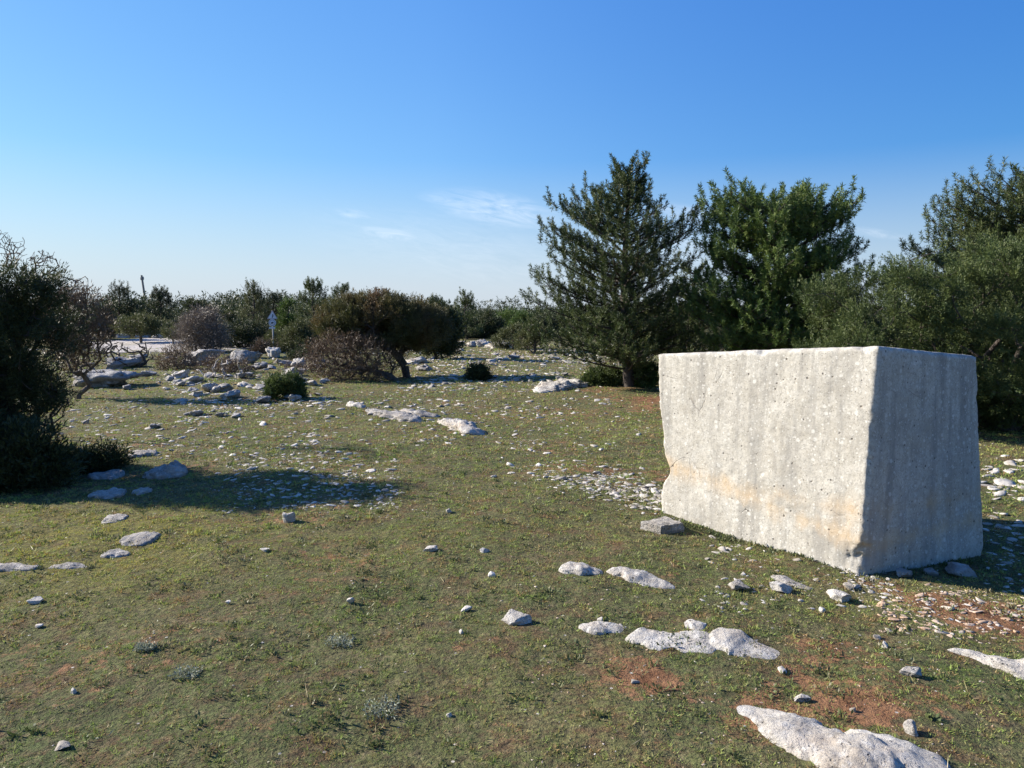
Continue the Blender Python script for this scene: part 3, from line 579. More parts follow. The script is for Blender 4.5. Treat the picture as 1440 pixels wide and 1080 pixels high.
# ------------------------------------------------------------------ the big stone block
def block():
    o0 = G(1212, 806)
    def at(px, py, Y): return P(px, py, Y)-o0
    Yf = 4.50; Yl = 5.78; Yr = 5.12
    f = P(1212, 806, Yf); l = P(929, 726, Yl); r = P(1386, 786, Yr)
    ft, lt, rt = P(1237, 486, Yf+.03), P(924, 497, Yl+.02), P(1375, 500, Yr+.03)
    b = l+r-f; bt = lt+rt-ft
    def dn(bot, top): u = bot-top; return bot+u/np.linalg.norm(u)*.16
    B = [dn(f, ft), dn(r, rt), dn(b, bt), dn(l, lt)]; Tp = [ft, rt, bt, lt]
    B = [v-o0 for v in B]; Tp = [v-o0 for v in Tp]
    verts = {}; V = []; Fq = []; A = []
    NU, NV, NW = 84, 120, 112      # along f-r, f-l, height
    def idx(i_, j_, k_):
        key = (i_, j_, k_)
        if key not in verts:
            u, v, w = i_/NU, j_/NV, k_/NW
            bot = (B[0]*(1-u)+B[1]*u)*(1-v)+(B[3]*(1-u)+B[2]*u)*v
            top = (Tp[0]*(1-u)+Tp[1]*u)*(1-v)+(Tp[3]*(1-u)+Tp[2]*u)*v
            verts[key] = len(V); V.append(bot*(1-w)+top*w); A.append((u, v, w))
        return verts[key]
    for i_ in range(NU):
        for k_ in range(NW):
            Fq.append([idx(i_, 0, k_), idx(i_+1, 0, k_), idx(i_+1, 0, k_+1), idx(i_, 0, k_+1)])
            Fq.append([idx(i_, NV, k_), idx(i_, NV, k_+1), idx(i_+1, NV, k_+1), idx(i_+1, NV, k_)])
    for j_ in range(NV):
        for k_ in range(NW):
            Fq.append([idx(0, j_, k_), idx(0, j_, k_+1), idx(0, j_+1, k_+1), idx(0, j_+1, k_)])
            Fq.append([idx(NU, j_, k_), idx(NU, j_+1, k_), idx(NU, j_+1, k_+1), idx(NU, j_, k_+1)])
    for i_ in range(NU):
        for j_ in range(NV): Fq.append([idx(i_, j_, NW), idx(i_+1, j_, NW), idx(i_+1, j_+1, NW), idx(i_, j_+1, NW)])
    V = np.array(V); A = np.array(A); cen = V.mean(0)
    LU, LV, LW = 1.2, 1.6, 1.5
    for n_ in range(len(V)):
        u, v, w = A[n_]; p = Vector(V[n_])
        du = min(u, 1-u)*LU; dv = min(v, 1-v)*LV; dw = (1-w)*LW
        e = sorted((du, dv, dw)); ed = e[0]+e[1]          # distance from the nearest edge
        inward = Vector(((Tp[0]+Tp[2])/2+(B[0]+B[2])/2)/2)-p; inward.normalize()
        nz = noise.fractal(p*2.5, 1, 2.1, 3)*.007+noise.fractal(p*18, .8, 2, 5)*.0022
        rag = .5+.35*noise.noise(p*9)+.4*noise.noise(p*26)+.3*noise.noise(p*60)
        wear = max(0, .018+.006*rag-ed)*1.0*(.45+.7*max(rag, 0)) if ed < .05 else 0
        chipn = max(0, noise.noise(p*9+Vector((4, 1, 0)))-.28)*max(0, .05-ed)*1.6
        d = nz+wear+chipn
        # hollow in the left edge at a third of its height, the broken foot at the front corner
        wz = w*LW-.16
        d2 = 0
        if v > .8 and u < .55:
            s = (v-.8)/.2
            d2 += .085*s**2*math.exp(-((wz-.40)/.10)**2)*(1-u/.55)
            d2 += .03*s*math.exp(-((wz-.62)/.20)**2)*(1-u/.55)
        q_ = p+inward*d
        if d2: q_ = q_+Vector((B[0]-B[3])).normalized()*d2
        if u < .08 and v < .10 and wz < .16: q_ = q_+inward*.05*(1-u/.08)*(1-v/.10)*(.6+rag)*max(0, 1-abs(wz-.05)/.14)
        if v == 0 or (v < .02): q_ = q_
        V[n_] = q_
    # material
    m, nt, bs, out = newmat('weathered_block_limestone'); q = N(nt); p = q.obj()
    base = q.mix(q.map(q.noise(p, 1.6, 6, .62), .34, .68), (.43, .405, .36), (.60, .575, .525))
    base = q.mix(q.map(q.noise(p, 11, 6, .7), .42, .66, 0, .55), base, (.66, .65, .62))
    base = q.mix(q.map(q.noise(p, 34, 6, .8), .48, .64, 0, .7), base, (.31, .295, .27))
    base = q.mix(q.map(q.noise(q.scale(p, (1, 1, 1), (4, 0, 2)), 75, 4, .8), .55, .66, 0, .7), base, (.20, .185, .165))
    base = q.mix(q.map(q.noise(q.scale(p, (1, 1, .5), (0, 6, 2)), 3.2, 7, .7), .52, .68, 0, .5), base, (.36, .345, .32))
    strk = q.noise(q.scale(p, (7, 7, .7)), 1.6, 5, .6)
    base = q.mix(q.map(strk, .46, .66, 0, .75), base, (.29, .28, .265))
    # white lichen rosettes
    def spots(scale, lo, hi, thr, seed):
        x = q.n('ShaderNodeTexVoronoi'); pv = q.scale(p, (1, 1, 1), (seed, seed*.7, 0)); q.l(pv, x.inputs['Vector']); x.inputs['Scale'].default_value = scale
        s = q.n('ShaderNodeSeparateColor'); q.l(x.outputs['Color'], s.inputs[0])
        d = q.math('ADD', x.outputs['Distance'], q.map(q.noise(p, scale*2.5, 3), .3, .7, -.08, .08))
        return q.math('MULTIPLY', q.map(d, lo, hi, 1, 0), q.math('GREATER_THAN', s.outputs[0], thr))
    topz = q.n('ShaderNodeSeparateXYZ'); q.l(p, topz.inputs[0]); z = topz.outputs[2]
    li = q.math('MAXIMUM', spots(17, .18, .26, .72, 3), q.math('MAXIMUM', spots(34, .20, .28, .7, 8), spots(60, .22, .3, .75, 1)))
    base = q.mix(q.math('MULTIPLY', li, .55), base, (.74, .735, .71))
    # ochre stain: a band a third of the way up, dropping to the right
    sx = topz.outputs[0]
    line = q.math('ADD', q.math('MULTIPLY', sx, -.02), .40)
    band = q.math('SUBTRACT', 1., q.math('MULTIPLY', q.math('ABSOLUTE', q.math('SUBTRACT', z, line)), 6.0))
    band = q.math('ADD', band, q.map(q.noise(q.scale(p, (1, 1, .6)), 3.2, 6, .65), .3, .7, -.8, .35))
    pat = q.map(q.noise(q.scale(p, (1, 1, .5), (2, 2, 2)), 4.5, 8, .75), .34, .62)
    band = q.math('SUBTRACT', band, q.math('MULTIPLY', q.map(q.math('ABSOLUTE', q.math('ADD', sx, .52)), .15, .5, 1, 0), .45))
    base = q.mix(q.math('MULTIPLY', pat, q.map(band, .0, .9, 0, .75)), base, (.56, .40, .235))
    b3 = q.math('SUBTRACT', 1., q.math('MULTIPLY', q.math('ABSOLUTE', q.math('SUBTRACT', z, q.map(sx, -1.1, 0, .50, .20))), 7.0))
    b3 = q.math('ADD', b3, q.map(q.noise(q.scale(p, (1, 1, .6), (3, 0, 0)), 4, 5, .65), .3, .7, -1.1, .2))
    base = q.mix(q.math('MULTIPLY', q.map(pat, 0, 1, .35, 1), q.map(b3, .0, .9, 0, .75)), base, (.60, .43, .25))
    # dark pits
    pit = q.math('MAXIMUM', spots(24, .10, .20, .80, 5), q.math('MAXIMUM', spots(70, .12, .22, .82, 2), spots(11, .05, .09, .85, 7)))
    base = q.mix(q.math('MULTIPLY', pit, .8), base, (.10, .085, .07))
    # hairline cracks
    cr = q.map(q.voro(q.scale(q.mix(.22, p, q.n('ShaderNodeTexNoise').outputs['Color']), (1, 1, 1)), 2.0, 'DISTANCE_TO_EDGE'), 0, .006, 1, 0)
    cr = q.math('MULTIPLY', cr, q.map(q.noise(p, 2.3, 2), .52, .6))
    base = q.mix(q.math('MULTIPLY', cr, .55), base, (.16, .14, .12))
    base = q.mix(1., base, (.83, .815, .775), 'MULTIPLY'); q.l(base, bs.inputs['Base Color']); bs.inputs['Roughness'].default_value = .92; bs.inputs['Specular IOR Level'].default_value = .15
    h = q.math('SUBTRACT', q.noise(p, 30, 8, .78), q.math('ADD', q.math('MULTIPLY', pit, .8), q.math('MULTIPLY', cr, .5)))
    b1 = q.bump(q.noise(p, 90, 4, .7), .35, .004); b2 = q.bump(h, .5, .010, b1)
    q.l(b2, bs.inputs['Normal'])
    tag(link('stone_block', mk('stone_block', V, Fq, m, smooth=True), loc=o0), 'huge squared pale limestone block with ochre stains standing in the grass', 'stone block')
block()

# ------------------------------------------------------------------ plants
def poly_w(poly, Y0): return np.array([P(px, py, Y0)[[0, 2]] for px, py in poly])
def extents(pw, z):
    xs = []
    for k in range(len(pw)):
        (x1, z1), (x2, z2) = pw[k], pw[(k+1) % len(pw)]
        if (z1 <= z) != (z2 <= z): xs.append(x1+(x2-x1)*(z-z1)/(z2-z1))
    return (min(xs), max(xs)) if len(xs) >= 2 else None
def env(pw, Y0, kd, n, shell=.5, gap=0., gf=1.6, maxd=9.):
    zs = np.linspace(pw[:, 1].min()+1e-3, pw[:, 1].max()-1e-3, 80); ex = [extents(pw, z) for z in zs]
    w = np.array([0 if e is None else (e[1]-e[0])/2 for e in ex]); wt = w**1.3+1e-6; wt /= wt.sum(); pts = []
    off = R.uniform(0, 40)
    while len(pts) < n:
        k = NR.choice(80, p=wt); e = ex[k]
        if e is None: continue
        a = R.uniform(0, 2*math.pi); r = R.random()**shell; c = (e[0]+e[1])/2; W = w[k]; D = min(W*kd, maxd)
        x = c+W*r*math.cos(a); y = Y0+D*r*math.sin(a); z = zs[k]+R.uniform(-.5, .5)*(zs[1]-zs[0])
        if gap and noise.noise((x*gf+off, y*gf, z*gf*1.2)) < gap-.5: continue
        pts.append((x, y, z))
    return np.array(pts)
def skeleton(trunk, targets, alpha=.35, rtip=.004, power=.5, jit=.12, sag=0.):
    nodes = [np.array(t, float) for t in trunk]; par = [-1]+list(range(len(trunk)-1)); pl = [0.]
    for k in range(1, len(nodes)): pl.append(pl[-1]+np.linalg.norm(nodes[k]-nodes[k-1]))
    tr = np.array(trunk); order = np.argsort([np.min(np.linalg.norm(tr-t, axis=1)) for t in targets])
    cap = len(nodes)+2*len(targets)+5; arr = np.zeros((cap, 3)); plen = np.zeros(cap); m_ = len(nodes); arr[:m_] = nodes; plen[:m_] = pl
    par = par+[0]*(cap-m_); leaf = []
    for ti in order:
        t = targets[ti]; d = np.linalg.norm(arr[:m_]-t, axis=1); k = int(np.argmin(d+alpha*plen[:m_]+np.where(arr[:m_, 2] > t[2]+.1, .3*d, 0)))
        mid = (arr[k]+t)/2+NR.normal(size=3)*jit*d[k]+np.array([0, 0, -sag*d[k]])
        arr[m_] = mid; par[m_] = k; plen[m_] = plen[k]+d[k]*.5
        arr[m_+1] = t; par[m_+1] = m_; plen[m_+1] = plen[k]+d[k]; leaf.append((ti, m_+1)); m_ += 2
    cnt = np.zeros(m_)
    for _, n_ in leaf: cnt[n_] = 1
    for k in range(m_-1, 0, -1): cnt[par[k]] += cnt[k]
    rad = rtip*np.maximum(cnt, 1)**power
    A = np.array([arr[par[k]] for k in range(1, m_)]); B = arr[1:m_]
    rb = rad[1:m_]; ra = np.minimum(np.array([rad[par[k]] for k in range(1, m_)]), rb*1.35)
    dirs = np.zeros((len(targets), 3))
    for ti, n_ in leaf: dirs[ti] = unit(arr[n_]-arr[par[n_]])
    return A, B, ra, rb, dirs
def sprays(centers, dirs, n, spread, L, W, cone=.7, up=.35, tint=None, quad=True, plume=3.):
    """a feathery plume of n little shoots at every centre"""
    m_ = len(centers); c = np.repeat(centers, n, 0); pd = unit(dirs+np.array([0, 0, up])+NR.normal(size=(m_, 3))*.3); d = np.repeat(pd, n, 0)
    t = NR.random((m_*n, 1)); o = rnd(m_*n)*(NR.random((m_*n, 1))**.5); o -= d*np.sum(o*d, 1, keepdims=True)*.5
    D = unit(d*.9+o*cone+rnd(m_*n)*.35)
    Ls = L*(.6+.8*NR.random(m_*n)); Ws = W*(.7+.6*NR.random(m_*n))
    V, Fc = (blades4 if quad else leaves)(c+d*(t-.35)*spread*plume+o*spread*(1.05-.85*t), D, Ls, Ws)
    tt = np.repeat(NR.random(m_) if tint is None else tint, n); tt = np.clip(tt*.7+.15*NR.random(m_*n)+.15*t[:, 0], 0, 1)
    return V, Fc, tt
def plant(name, base, label, cat, trunkpts, targets, bark, leafm, n=24, spread=.10, L=.06, W=.014, group=None, rtip=.004, power=.5, k=5, alpha=.35, up=.35, cone=.7, sub=0, subr=.15, jit=.12, crown='crown', tintf=None, sag=0., subgap=None, plume=3.):
    base = np.array(base, float); e = empty(name, base, label, cat, group)
    A, B, ra, rb, dirs = skeleton(np.array(trunkpts), targets, alpha, rtip, power, jit, sag)
    V, Fc = frusta(A-base, B-base, ra, rb, k); link('trunk', mk('trunk', V, Fc, M[bark], smooth=True), e)
    if leafm:
        cs, ds = targets, dirs
        if sub:
            o = rnd(len(targets)*sub)*subr*(NR.random((len(targets)*sub, 1))**.4); cs = np.repeat(targets, sub, 0)+o*np.array([1, 1, .8]); ds = unit(np.repeat(dirs, sub, 0)*.5+o/subr+np.array([0, 0, .2]))
            if subgap:
                kp = np.array([noise.noise(Vector(c_)*subgap) > -.22 for c_ in cs]); cs, ds = cs[kp], ds[kp]
        t = None if tintf is None else np.clip([tintf(*c) for c in cs], 0, 1)
        V, Fc, t = sprays(cs-base, ds, n, spread, L, W, cone, up, t, plume=plume)
        link(crown, mk(crown, V, Fc, M[leafm], {'tint': t}), e)
    return e
def groundpt(x, y): return np.array([x, y, float(T(x, y))])

# ---- pines: a straight stem, whorls of limbs turning up at the tips, needle tufts on side twigs
def pine(px, pyb, Y0, poly, label, leafm='pine', whorls=16, per=6, kd=.85, rise=.42, trunkr=.11, tip=None, group=None, nl=.085, nw=.010, nn=40, skip=0., bare=.0, name='pine_tree', dens=1., ts=1., cat='pine tree'):
    pw = poly_w(poly, Y0); zt = pw[:, 1].max(); zb = pw[:, 1].min(); xb = P(px, pyb, Y0)[0]; xt = pw[np.argmax(pw[:, 1])][0]
    base = groundpt(xb, Y0); e = empty(name, base, label, cat, group)
    def stem(z): s = (z-base[2])/(zt-base[2]); return np.array([xb+(xt-xb)*s+.05*math.sin(5*s+px), Y0+.05*math.sin(4*s), z])
    A, B, RA, RB = [], [], [], []
    def seg(a, b_, r1, r2): A.append(a); B.append(b_); RA.append(r1); RB.append(r2)
    zz = np.linspace(base[2]-.05, zt-.08, 26)
    for a, b_ in zip(zz[:-1], zz[1:]):
        f = lambda z: trunkr*(1-(z-base[2])/(zt-base[2]))**.8+.012
        seg(stem(a), stem(b_), f(a), f(b_))
    tp, td, tt = [], [], []
    H = zt-zb
    for wv in range(whorls):
        s = (wv+.3)/whorls; z0 = zb+H*s**1.0*.97-.02
        npn = per if s < .8 else max(4, per-1); ph = R.uniform(0, 6.28)
        for k in range(npn):
            if R.random() < skip: continue
            phi = ph+k*2*math.pi/npn+R.uniform(-.35, .35); z00 = z0+R.uniform(-.9, .9)*H/whorls
            st = stem(max(z00, base[2]+.12)); ln = None
            z1 = z00
            for _ in range(3):
                ex = extents(pw, min(max(z1, zb+.02), zt-.05)); c, s_ = math.cos(phi), math.sin(phi)
                wr = max(ex[1]-st[0], .08); wl = max(st[0]-ex[0], .08); sd = wr if c > 0 else wl; fb = (wr+wl)/2*kd
                ln = 1/math.sqrt((c/sd)**2+(s_/fb)**2); z1 = z00+rise*ln*(.6+.6*s)
            ln *= R.uniform(.74, 1.06); hd = np.array([c, s_, 0.]); tipz = min(rise*(.6+.6*s)*ln, max(zt-.03-z00, .05))
            nseg = max(3, int(ln/(.19*ts))); pts = []; wob = R.uniform(-.12, .12)
            for q_ in range(nseg+1):
                u = q_/nseg; pp = st+hd*ln*u+np.array([-s_, c, 0])*wob*ln*math.sin(3*u); pp[2] = st[2]+tipz*(.55*u+.45*u**2); pts.append(pp)
            r0 = .007+.010*ln
            for q_ in range(nseg): seg(pts[q_], pts[q_+1], r0*(1-q_/nseg)+.005, r0*(1-(q_+1)/nseg)+.005)
            if ln > .5:
                for v in np.linspace(.35, .95, max(2, int(ln/(.16*ts)))):
                    q0 = pts[min(int(v*nseg), nseg-1)]; tp.append(q0+NR.normal(size=3)*.04*ts+np.array([0, 0, .05*ts])); td.append(unit(hd+np.array([0, 0, .9])+NR.normal(size=3)*.3)); tt.append(R.random())
            # side twigs
            for q_ in range(1, nseg+1):
                u = q_/nseg
                if u < .22+bare: continue
                for sgn in (-1, 1):
                    if R.random() > dens*.95: continue
                    d0 = unit(pts[q_]-pts[q_-1]); sl = (.14*ts+.38*ln*(1-u)*.6+.12*ts*R.random()); lat = np.array([-s_, c, 0])*sgn
                    dd = unit(d0*.8+lat*.85+np.array([0, 0, .25+.2*R.random()])); a = pts[q_]; b_ = a+dd*sl; seg(a, b_, .007, .004)
                    m_ = max(1, int(sl/(.15*ts)))
                    for v in range(m_):
                        tpos = a+dd*sl*(v+1)/m_; tp.append(tpos); td.append(unit(dd*.6+np.array([0, 0, .75])+NR.normal(size=3)*.22)); tt.append(R.random())
                        if R.random() < .35:
                            l2 = unit(dd*.6-lat*.7+np.array([0, 0, .5])+NR.normal(size=3)*.2); b2 = tpos+l2*.12*ts; seg(tpos, b2, .004, .003); tp.append(b2); td.append(unit(l2+np.array([0, 0, .6]))); tt.append(R.random())
            for v in (0, .09*ts): tp.append(pts[-1]+unit(pts[-1]-pts[-2])*v); td.append(unit(pts[-1]-pts[-2]+np.array([0, 0, .7]))); tt.append(R.random())
    for v in np.linspace(0, .5, 6): tp.append(stem(zt-.08-v*.8)+NR.normal(size=3)*.03*v*3); td.append(np.array([R.uniform(-.3, .3), R.uniform(-.3, .3), 1.])); tt.append(.5)
    V, Fc = frusta(np.array(A)-base, np.array(B)-base, RA, RB, 6); link('trunk', mk('trunk', V, Fc, M['barkdark'], smooth=True), e)
    tp = np.array(tp)-base; td = unit(np.array(td)); m_ = len(tp)
    c = np.repeat(tp, nn, 0); d = np.repeat(td, nn, 0); t = NR.random(m_*nn)
    D = unit(d*(.1+.9*t[:, None])+rnd(m_*nn)*.9); start = c+d*(.15*t[:, None]-.09)*ts
    V, Fc = blades4(start, D, ts*nl*(.6+.5*NR.random(m_*nn)), ts*nw*(.7+.6*NR.random(m_*nn)))
    tn = np.clip(np.repeat(np.array(tt), nn)*.7+.3*NR.random(m_*nn), 0, 1)
    link('crown', mk('crown', V, Fc, M[leafm], {'tint': tn}), e)
    return e
pine(882, 545, 15.2, [(882, 234), (888, 256), (898, 278), (925, 296), (925, 305), (935, 325), (980, 322), (990, 345), (985, 380), (962, 410), (975, 470), (985, 515), (905, 530), (820, 528), (755, 508), (740, 478), (745, 440), (732, 408), (752, 380), (760, 325), (795, 306), (825, 290), (845, 272), (866, 264), (875, 250)],
     'tall dark pine with open upper branches, left of the stone block', whorls=19, per=8, rise=.42, skip=.15, nn=66, nl=.062, nw=.0085, ts=1.3)
pine(1092, 520, 14.2, [(1090, 280), (1125, 282), (1150, 300), (1170, 312), (1185, 310), (1190, 345), (1215, 370), (1210, 400), (1190, 430), (1180, 500), (1100, 515), (1000, 505), (970, 470), (965, 420), (985, 395), (990, 360), (985, 330), (1000, 310), (1012, 322), (1035, 298), (1062, 285)],
     'bright green bushy pine rising directly behind the stone block', leafm='pinegreen', whorls=16, per=9, rise=.42, skip=.12, trunkr=.12, nl=.066, nn=84, nw=.0085, ts=1.4)
pine(1395, 560, 13.4, [(1490, 250), (1520, 275), (1560, 320), (1590, 420), (1570, 520), (1300, 520), (1240, 470), (1250, 405), (1272, 370), (1305, 345), (1330, 322), (1350, 300), (1385, 290), (1420, 280)],
     'big dark pine behind the grey-green juniper at the right edge', whorls=19, per=9, rise=.42, trunkr=.13, nl=.068, nn=60, nw=.008, ts=1.3)
pine(970, 520, 17.5, [(975, 375), (1000, 400), (1020, 440), (1020, 500), (930, 500), (930, 440), (950, 400)],
     'low dark pine filling the gap between the tall pine and the green pine', whorls=9, per=6, rise=.35, trunkr=.06, nn=30, nw=.013)

# ---- right juniper, grey green
pw = poly_w([(1118, 440), (1130, 405), (1160, 392), (1200, 384), (1240, 388), (1270, 370), (1320, 352), (1380, 345), (1440, 325), (1520, 320), (1600, 380), (1610, 500), (1540, 600), (1440, 606), (1390, 598), (1300, 570), (1150, 540), (1110, 490)], 9.9)
tg = env(pw, 9.9, .55, 860, .34, .46, 1.7, 1.25)
bx = P(1418, 600, 9.9)[0]; base = groundpt(bx, 9.9)
plant('juniper_tree', base, 'wide grey-green juniper rising behind the right side of the block', 'juniper',
      [base-[0, 0, .05], base+[.05, 0, .25], base+[-.05, .05, .6], base+[.1, 0, 1.1]], tg, 'barkdark', 'juniper', n=44, spread=.045, L=.030, W=.0085, sub=18, subr=.18, subgap=3.6, plume=3.6, rtip=.004, power=.46, alpha=.3, up=.45)
# ---- left shrub, near, mostly against the light
pw = poly_w([(-150, 400), (-60, 378), (0, 388), (30, 392), (66, 386), (82, 392), (84, 410), (90, 424), (94, 445), (98, 462), (96, 482), (90, 505), (96, 530), (88, 560), (60, 590), (-10, 620), (-150, 620), (-190, 500)], 7.3)
tg = env(pw, 7.3, .6, 800, .42, .44, 1.9, 1.0)
bx = P(28, 680, 7.3)[0]; base = groundpt(bx, 7.3)
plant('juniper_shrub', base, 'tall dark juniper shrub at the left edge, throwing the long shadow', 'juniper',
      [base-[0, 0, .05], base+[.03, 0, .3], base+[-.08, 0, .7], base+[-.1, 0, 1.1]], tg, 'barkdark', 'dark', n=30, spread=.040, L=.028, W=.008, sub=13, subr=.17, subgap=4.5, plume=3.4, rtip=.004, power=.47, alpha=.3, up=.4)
pw = poly_w([(-120, 640), (-120, 595), (-20, 590), (50, 605), (80, 625), (98, 650), (95, 674), (60, 690), (-60, 700)], 6.7)
tg = env(pw, 6.7, .5, 300, .5, .3, 2, .6); base = groundpt(P(30, 690, 6.7)[0], 6.7)
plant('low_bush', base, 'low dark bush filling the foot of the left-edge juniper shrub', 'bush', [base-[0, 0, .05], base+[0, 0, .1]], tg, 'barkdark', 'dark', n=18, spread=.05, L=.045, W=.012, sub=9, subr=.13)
pw = poly_w([(85, 658), (100, 642), (150, 640), (180, 642), (196, 646), (190, 654), (175, 660), (140, 666)], 7.5)
tg = env(pw, 7.5, .5, 150, .5, .2, 2, .5); base = groundpt(P(140, 665, 7.5)[0], 7.5)
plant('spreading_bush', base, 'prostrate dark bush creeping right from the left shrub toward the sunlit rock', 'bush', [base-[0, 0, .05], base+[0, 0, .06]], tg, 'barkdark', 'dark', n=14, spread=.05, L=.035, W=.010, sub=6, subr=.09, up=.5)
# stems seen below the shrub
tg = np.array([P(px, py, 7.6+R.uniform(-.3, .3)) for px, py in [(70, 520), (78, 530), (85, 545), (60, 540), (40, 560), (84, 560), (75, 575), (88, 550), (50, 590), (90, 590), (30, 545), (15, 560)]*3])+NR.normal(size=(36, 3))*.06
base = groundpt(P(52, 640, 7.6)[0], 7.6)
plant('dead_shrub', base, 'tangle of bare dark stems between the juniper shrub and the low bush', 'shrub', [base-[0, 0, .05], base+[.05, 0, .15]], tg, 'barkdark', None, rtip=.005, power=.42, alpha=.15, jit=.2)
def twiggy(px, py, Y0, poly, label, n=220, bark='twig', leafm='brown', nn=10, kd=.8, name='bare_shrub', rtip=.0035, L=.05, W=.006, spread=.08, tr=None, alpha=.25, jit=.16, sub=3, subr=.12, maxd=2., gap=.15, group=None, shell=.5):
    pw = poly_w(poly, Y0); tg = env(pw, Y0, kd, n, shell, gap, 1.6, maxd); base = groundpt(P(px, py, Y0)[0], Y0)
    if tr is None: tr = [base-[0, 0, .05], base+[0, 0, .08]]
    else: tr = [base-[0, 0, .05]]+[P(a, b_, Y0+c) for a, b_, c in tr]
    return plant(name, base, label, 'shrub', tr, tg, bark, leafm, n=nn, spread=spread, L=L, W=W, sub=sub, subr=subr, rtip=rtip, power=.45, alpha=alpha, jit=jit, up=.3, crown='twigs', group=group)
twiggy(110, 545, 13.6, [(60, 470), (70, 420), (95, 400), (125, 405), (142, 428), (154, 465), (146, 505), (115, 530), (75, 520)], 'reddish brown leafless shrub growing against the dark left juniper', n=420, L=.07, W=.013, nn=10, rtip=.003)
# bare tree tops behind the left shrub
def bare_tree(px, py, Y0, tops, label, rtip=.0025, tr=None, name='bare_tree'):
    tg = np.array([P(a+R.uniform(-9, 9), b_+R.uniform(-7, 9), Y0+R.uniform(-.4, .4)) for a, b_ in tops for _ in range(12)]); base = groundpt(P(px, py, Y0)[0], Y0)
    t = [base-[0, 0, .05]]+[P(a, b_, Y0) for a, b_ in tr]
    return plant(name, base, label, 'tree', t, tg, 'twig', None, rtip=rtip, power=.36, alpha=.35, jit=.08)
bare_tree(-5, 600, 9.5, [(8, 328), (2, 345), (14, 350), (22, 360), (18, 372), (30, 352), (8, 365), (-10, 330), (-20, 350), (25, 340), (12, 338), (28, 368)], 'leafless twiggy tree cut by the left edge above the juniper', tr=[(-8, 520), (-4, 440), (-6, 390)])
bare_tree(50, 600, 9.5, [(50, 365), (62, 360), (68, 356), (72, 364), (56, 358), (45, 368), (78, 366), (112, 395), (118, 398)], 'thin leafless top sticking up behind the juniper crown', tr=[(48, 520), (52, 440), (56, 390)])

# ---- the flat-topped tree
Yt = 18.; base = groundpt(P(572, 528, Yt)[0], Yt)
pw = poly_w([(444, 474), (446, 446), (458, 430), (490, 420), (530, 416), (570, 421), (600, 430), (625, 444), (632, 470), (608, 490), (585, 482), (565, 490), (545, 488), (520, 486), (480, 482)], Yt)
def tf(x, y, z): return .50+.8*noise.noise((x*1.7, y*1.7, z*2.2))+.14*min(1, max(-1, (P(525, 440, Yt)[0]-x)/1.2))
tr = [base-[0, 0, .05], P(569, 515, Yt), P(560, 502, Yt), P(553, 494, Yt)]
plant('juniper_tree', base, 'leaning flat-topped juniper with rusty crown and dark open limbs', 'juniper', tr, env(pw, Yt, .55, 760, .5, .08, 1.1, 1.6), 'barkdark', 'crownmix',
      n=24, spread=.07, L=.048, W=.013, sub=11, subr=.18, rtip=.0055, power=.44, alpha=.5, tintf=tf, up=.6)
for o in list(C.objects):
    pass
twiggy(560, 535, 17.3, [(428, 502), (438, 482), (460, 470), (505, 466), (548, 480), (566, 505), (562, 532), (500, 537), (440, 530), (422, 516)], 'drooping tangle of brown twigs under the flat-topped juniper', n=460, nn=14, L=.07, W=.011, rtip=.0045, maxd=.9, tr=[(548, 528, 0), (520, 520, 0), (490, 518, 0)], gap=.3)
pw = poly_w([(585, 440), (600, 430), (628, 436), (642, 450), (644, 494), (590, 496)], 24.)
base = groundpt(P(612, 486, 24.)[0], 24.)
plant('juniper_bush', base, 'dense dark bush just right behind the flat-topped juniper', 'bush', [base-[0, 0, .05], base+[0, 0, .3]], env(pw, 24., .7, 240, .5), 'barkdark', 'dark', n=14, spread=.12, L=.09, W=.03, sub=8, subr=.2)

# ---- small bushes on the grass
def small_bush(px, py, w, h, label, leafm, n=120, name='small_bush'):
    g = G(px, py); s = g[1]/F; W_, H_ = w*s/2, h*s; tg = []
    Y0 = g[1]+W_*.7
    for _ in range(n):
        a = R.uniform(0, 6.28); el = math.asin(R.random()); r = R.uniform(.6, .95)
        tg.append((g[0]+W_*r*math.cos(a)*math.cos(el)**.6, Y0+W_*.8*r*math.sin(a)*math.cos(el)**.6, g[2]+H_*r*math.sin(el)*(1+.15*math.sin(3*a))))
    b_ = groundpt(g[0], Y0)
    return plant(name, b_, label, 'bush', [b_-[0, 0, .03], b_+[0, 0, .06]], np.array(tg), 'barkdark', leafm, n=16, spread=.05, L=.05, W=.015, sub=7, subr=.08, up=.7)
small_bush(396, 562, 52, 32, 'small rounded green bush on the grass beside pale rocks', 'juniper')
small_bush(672, 535, 32, 20, 'little dark bush alone on the far stony grass', 'dark', 90)
small_bush(908, 545, 36, 34, 'green bush squeezed between the tall pine foot and the block', 'pinegreen')
small_bush(850, 543, 60, 22, 'low scrubby growth around the foot of the tall pine', 'juniper', 130)

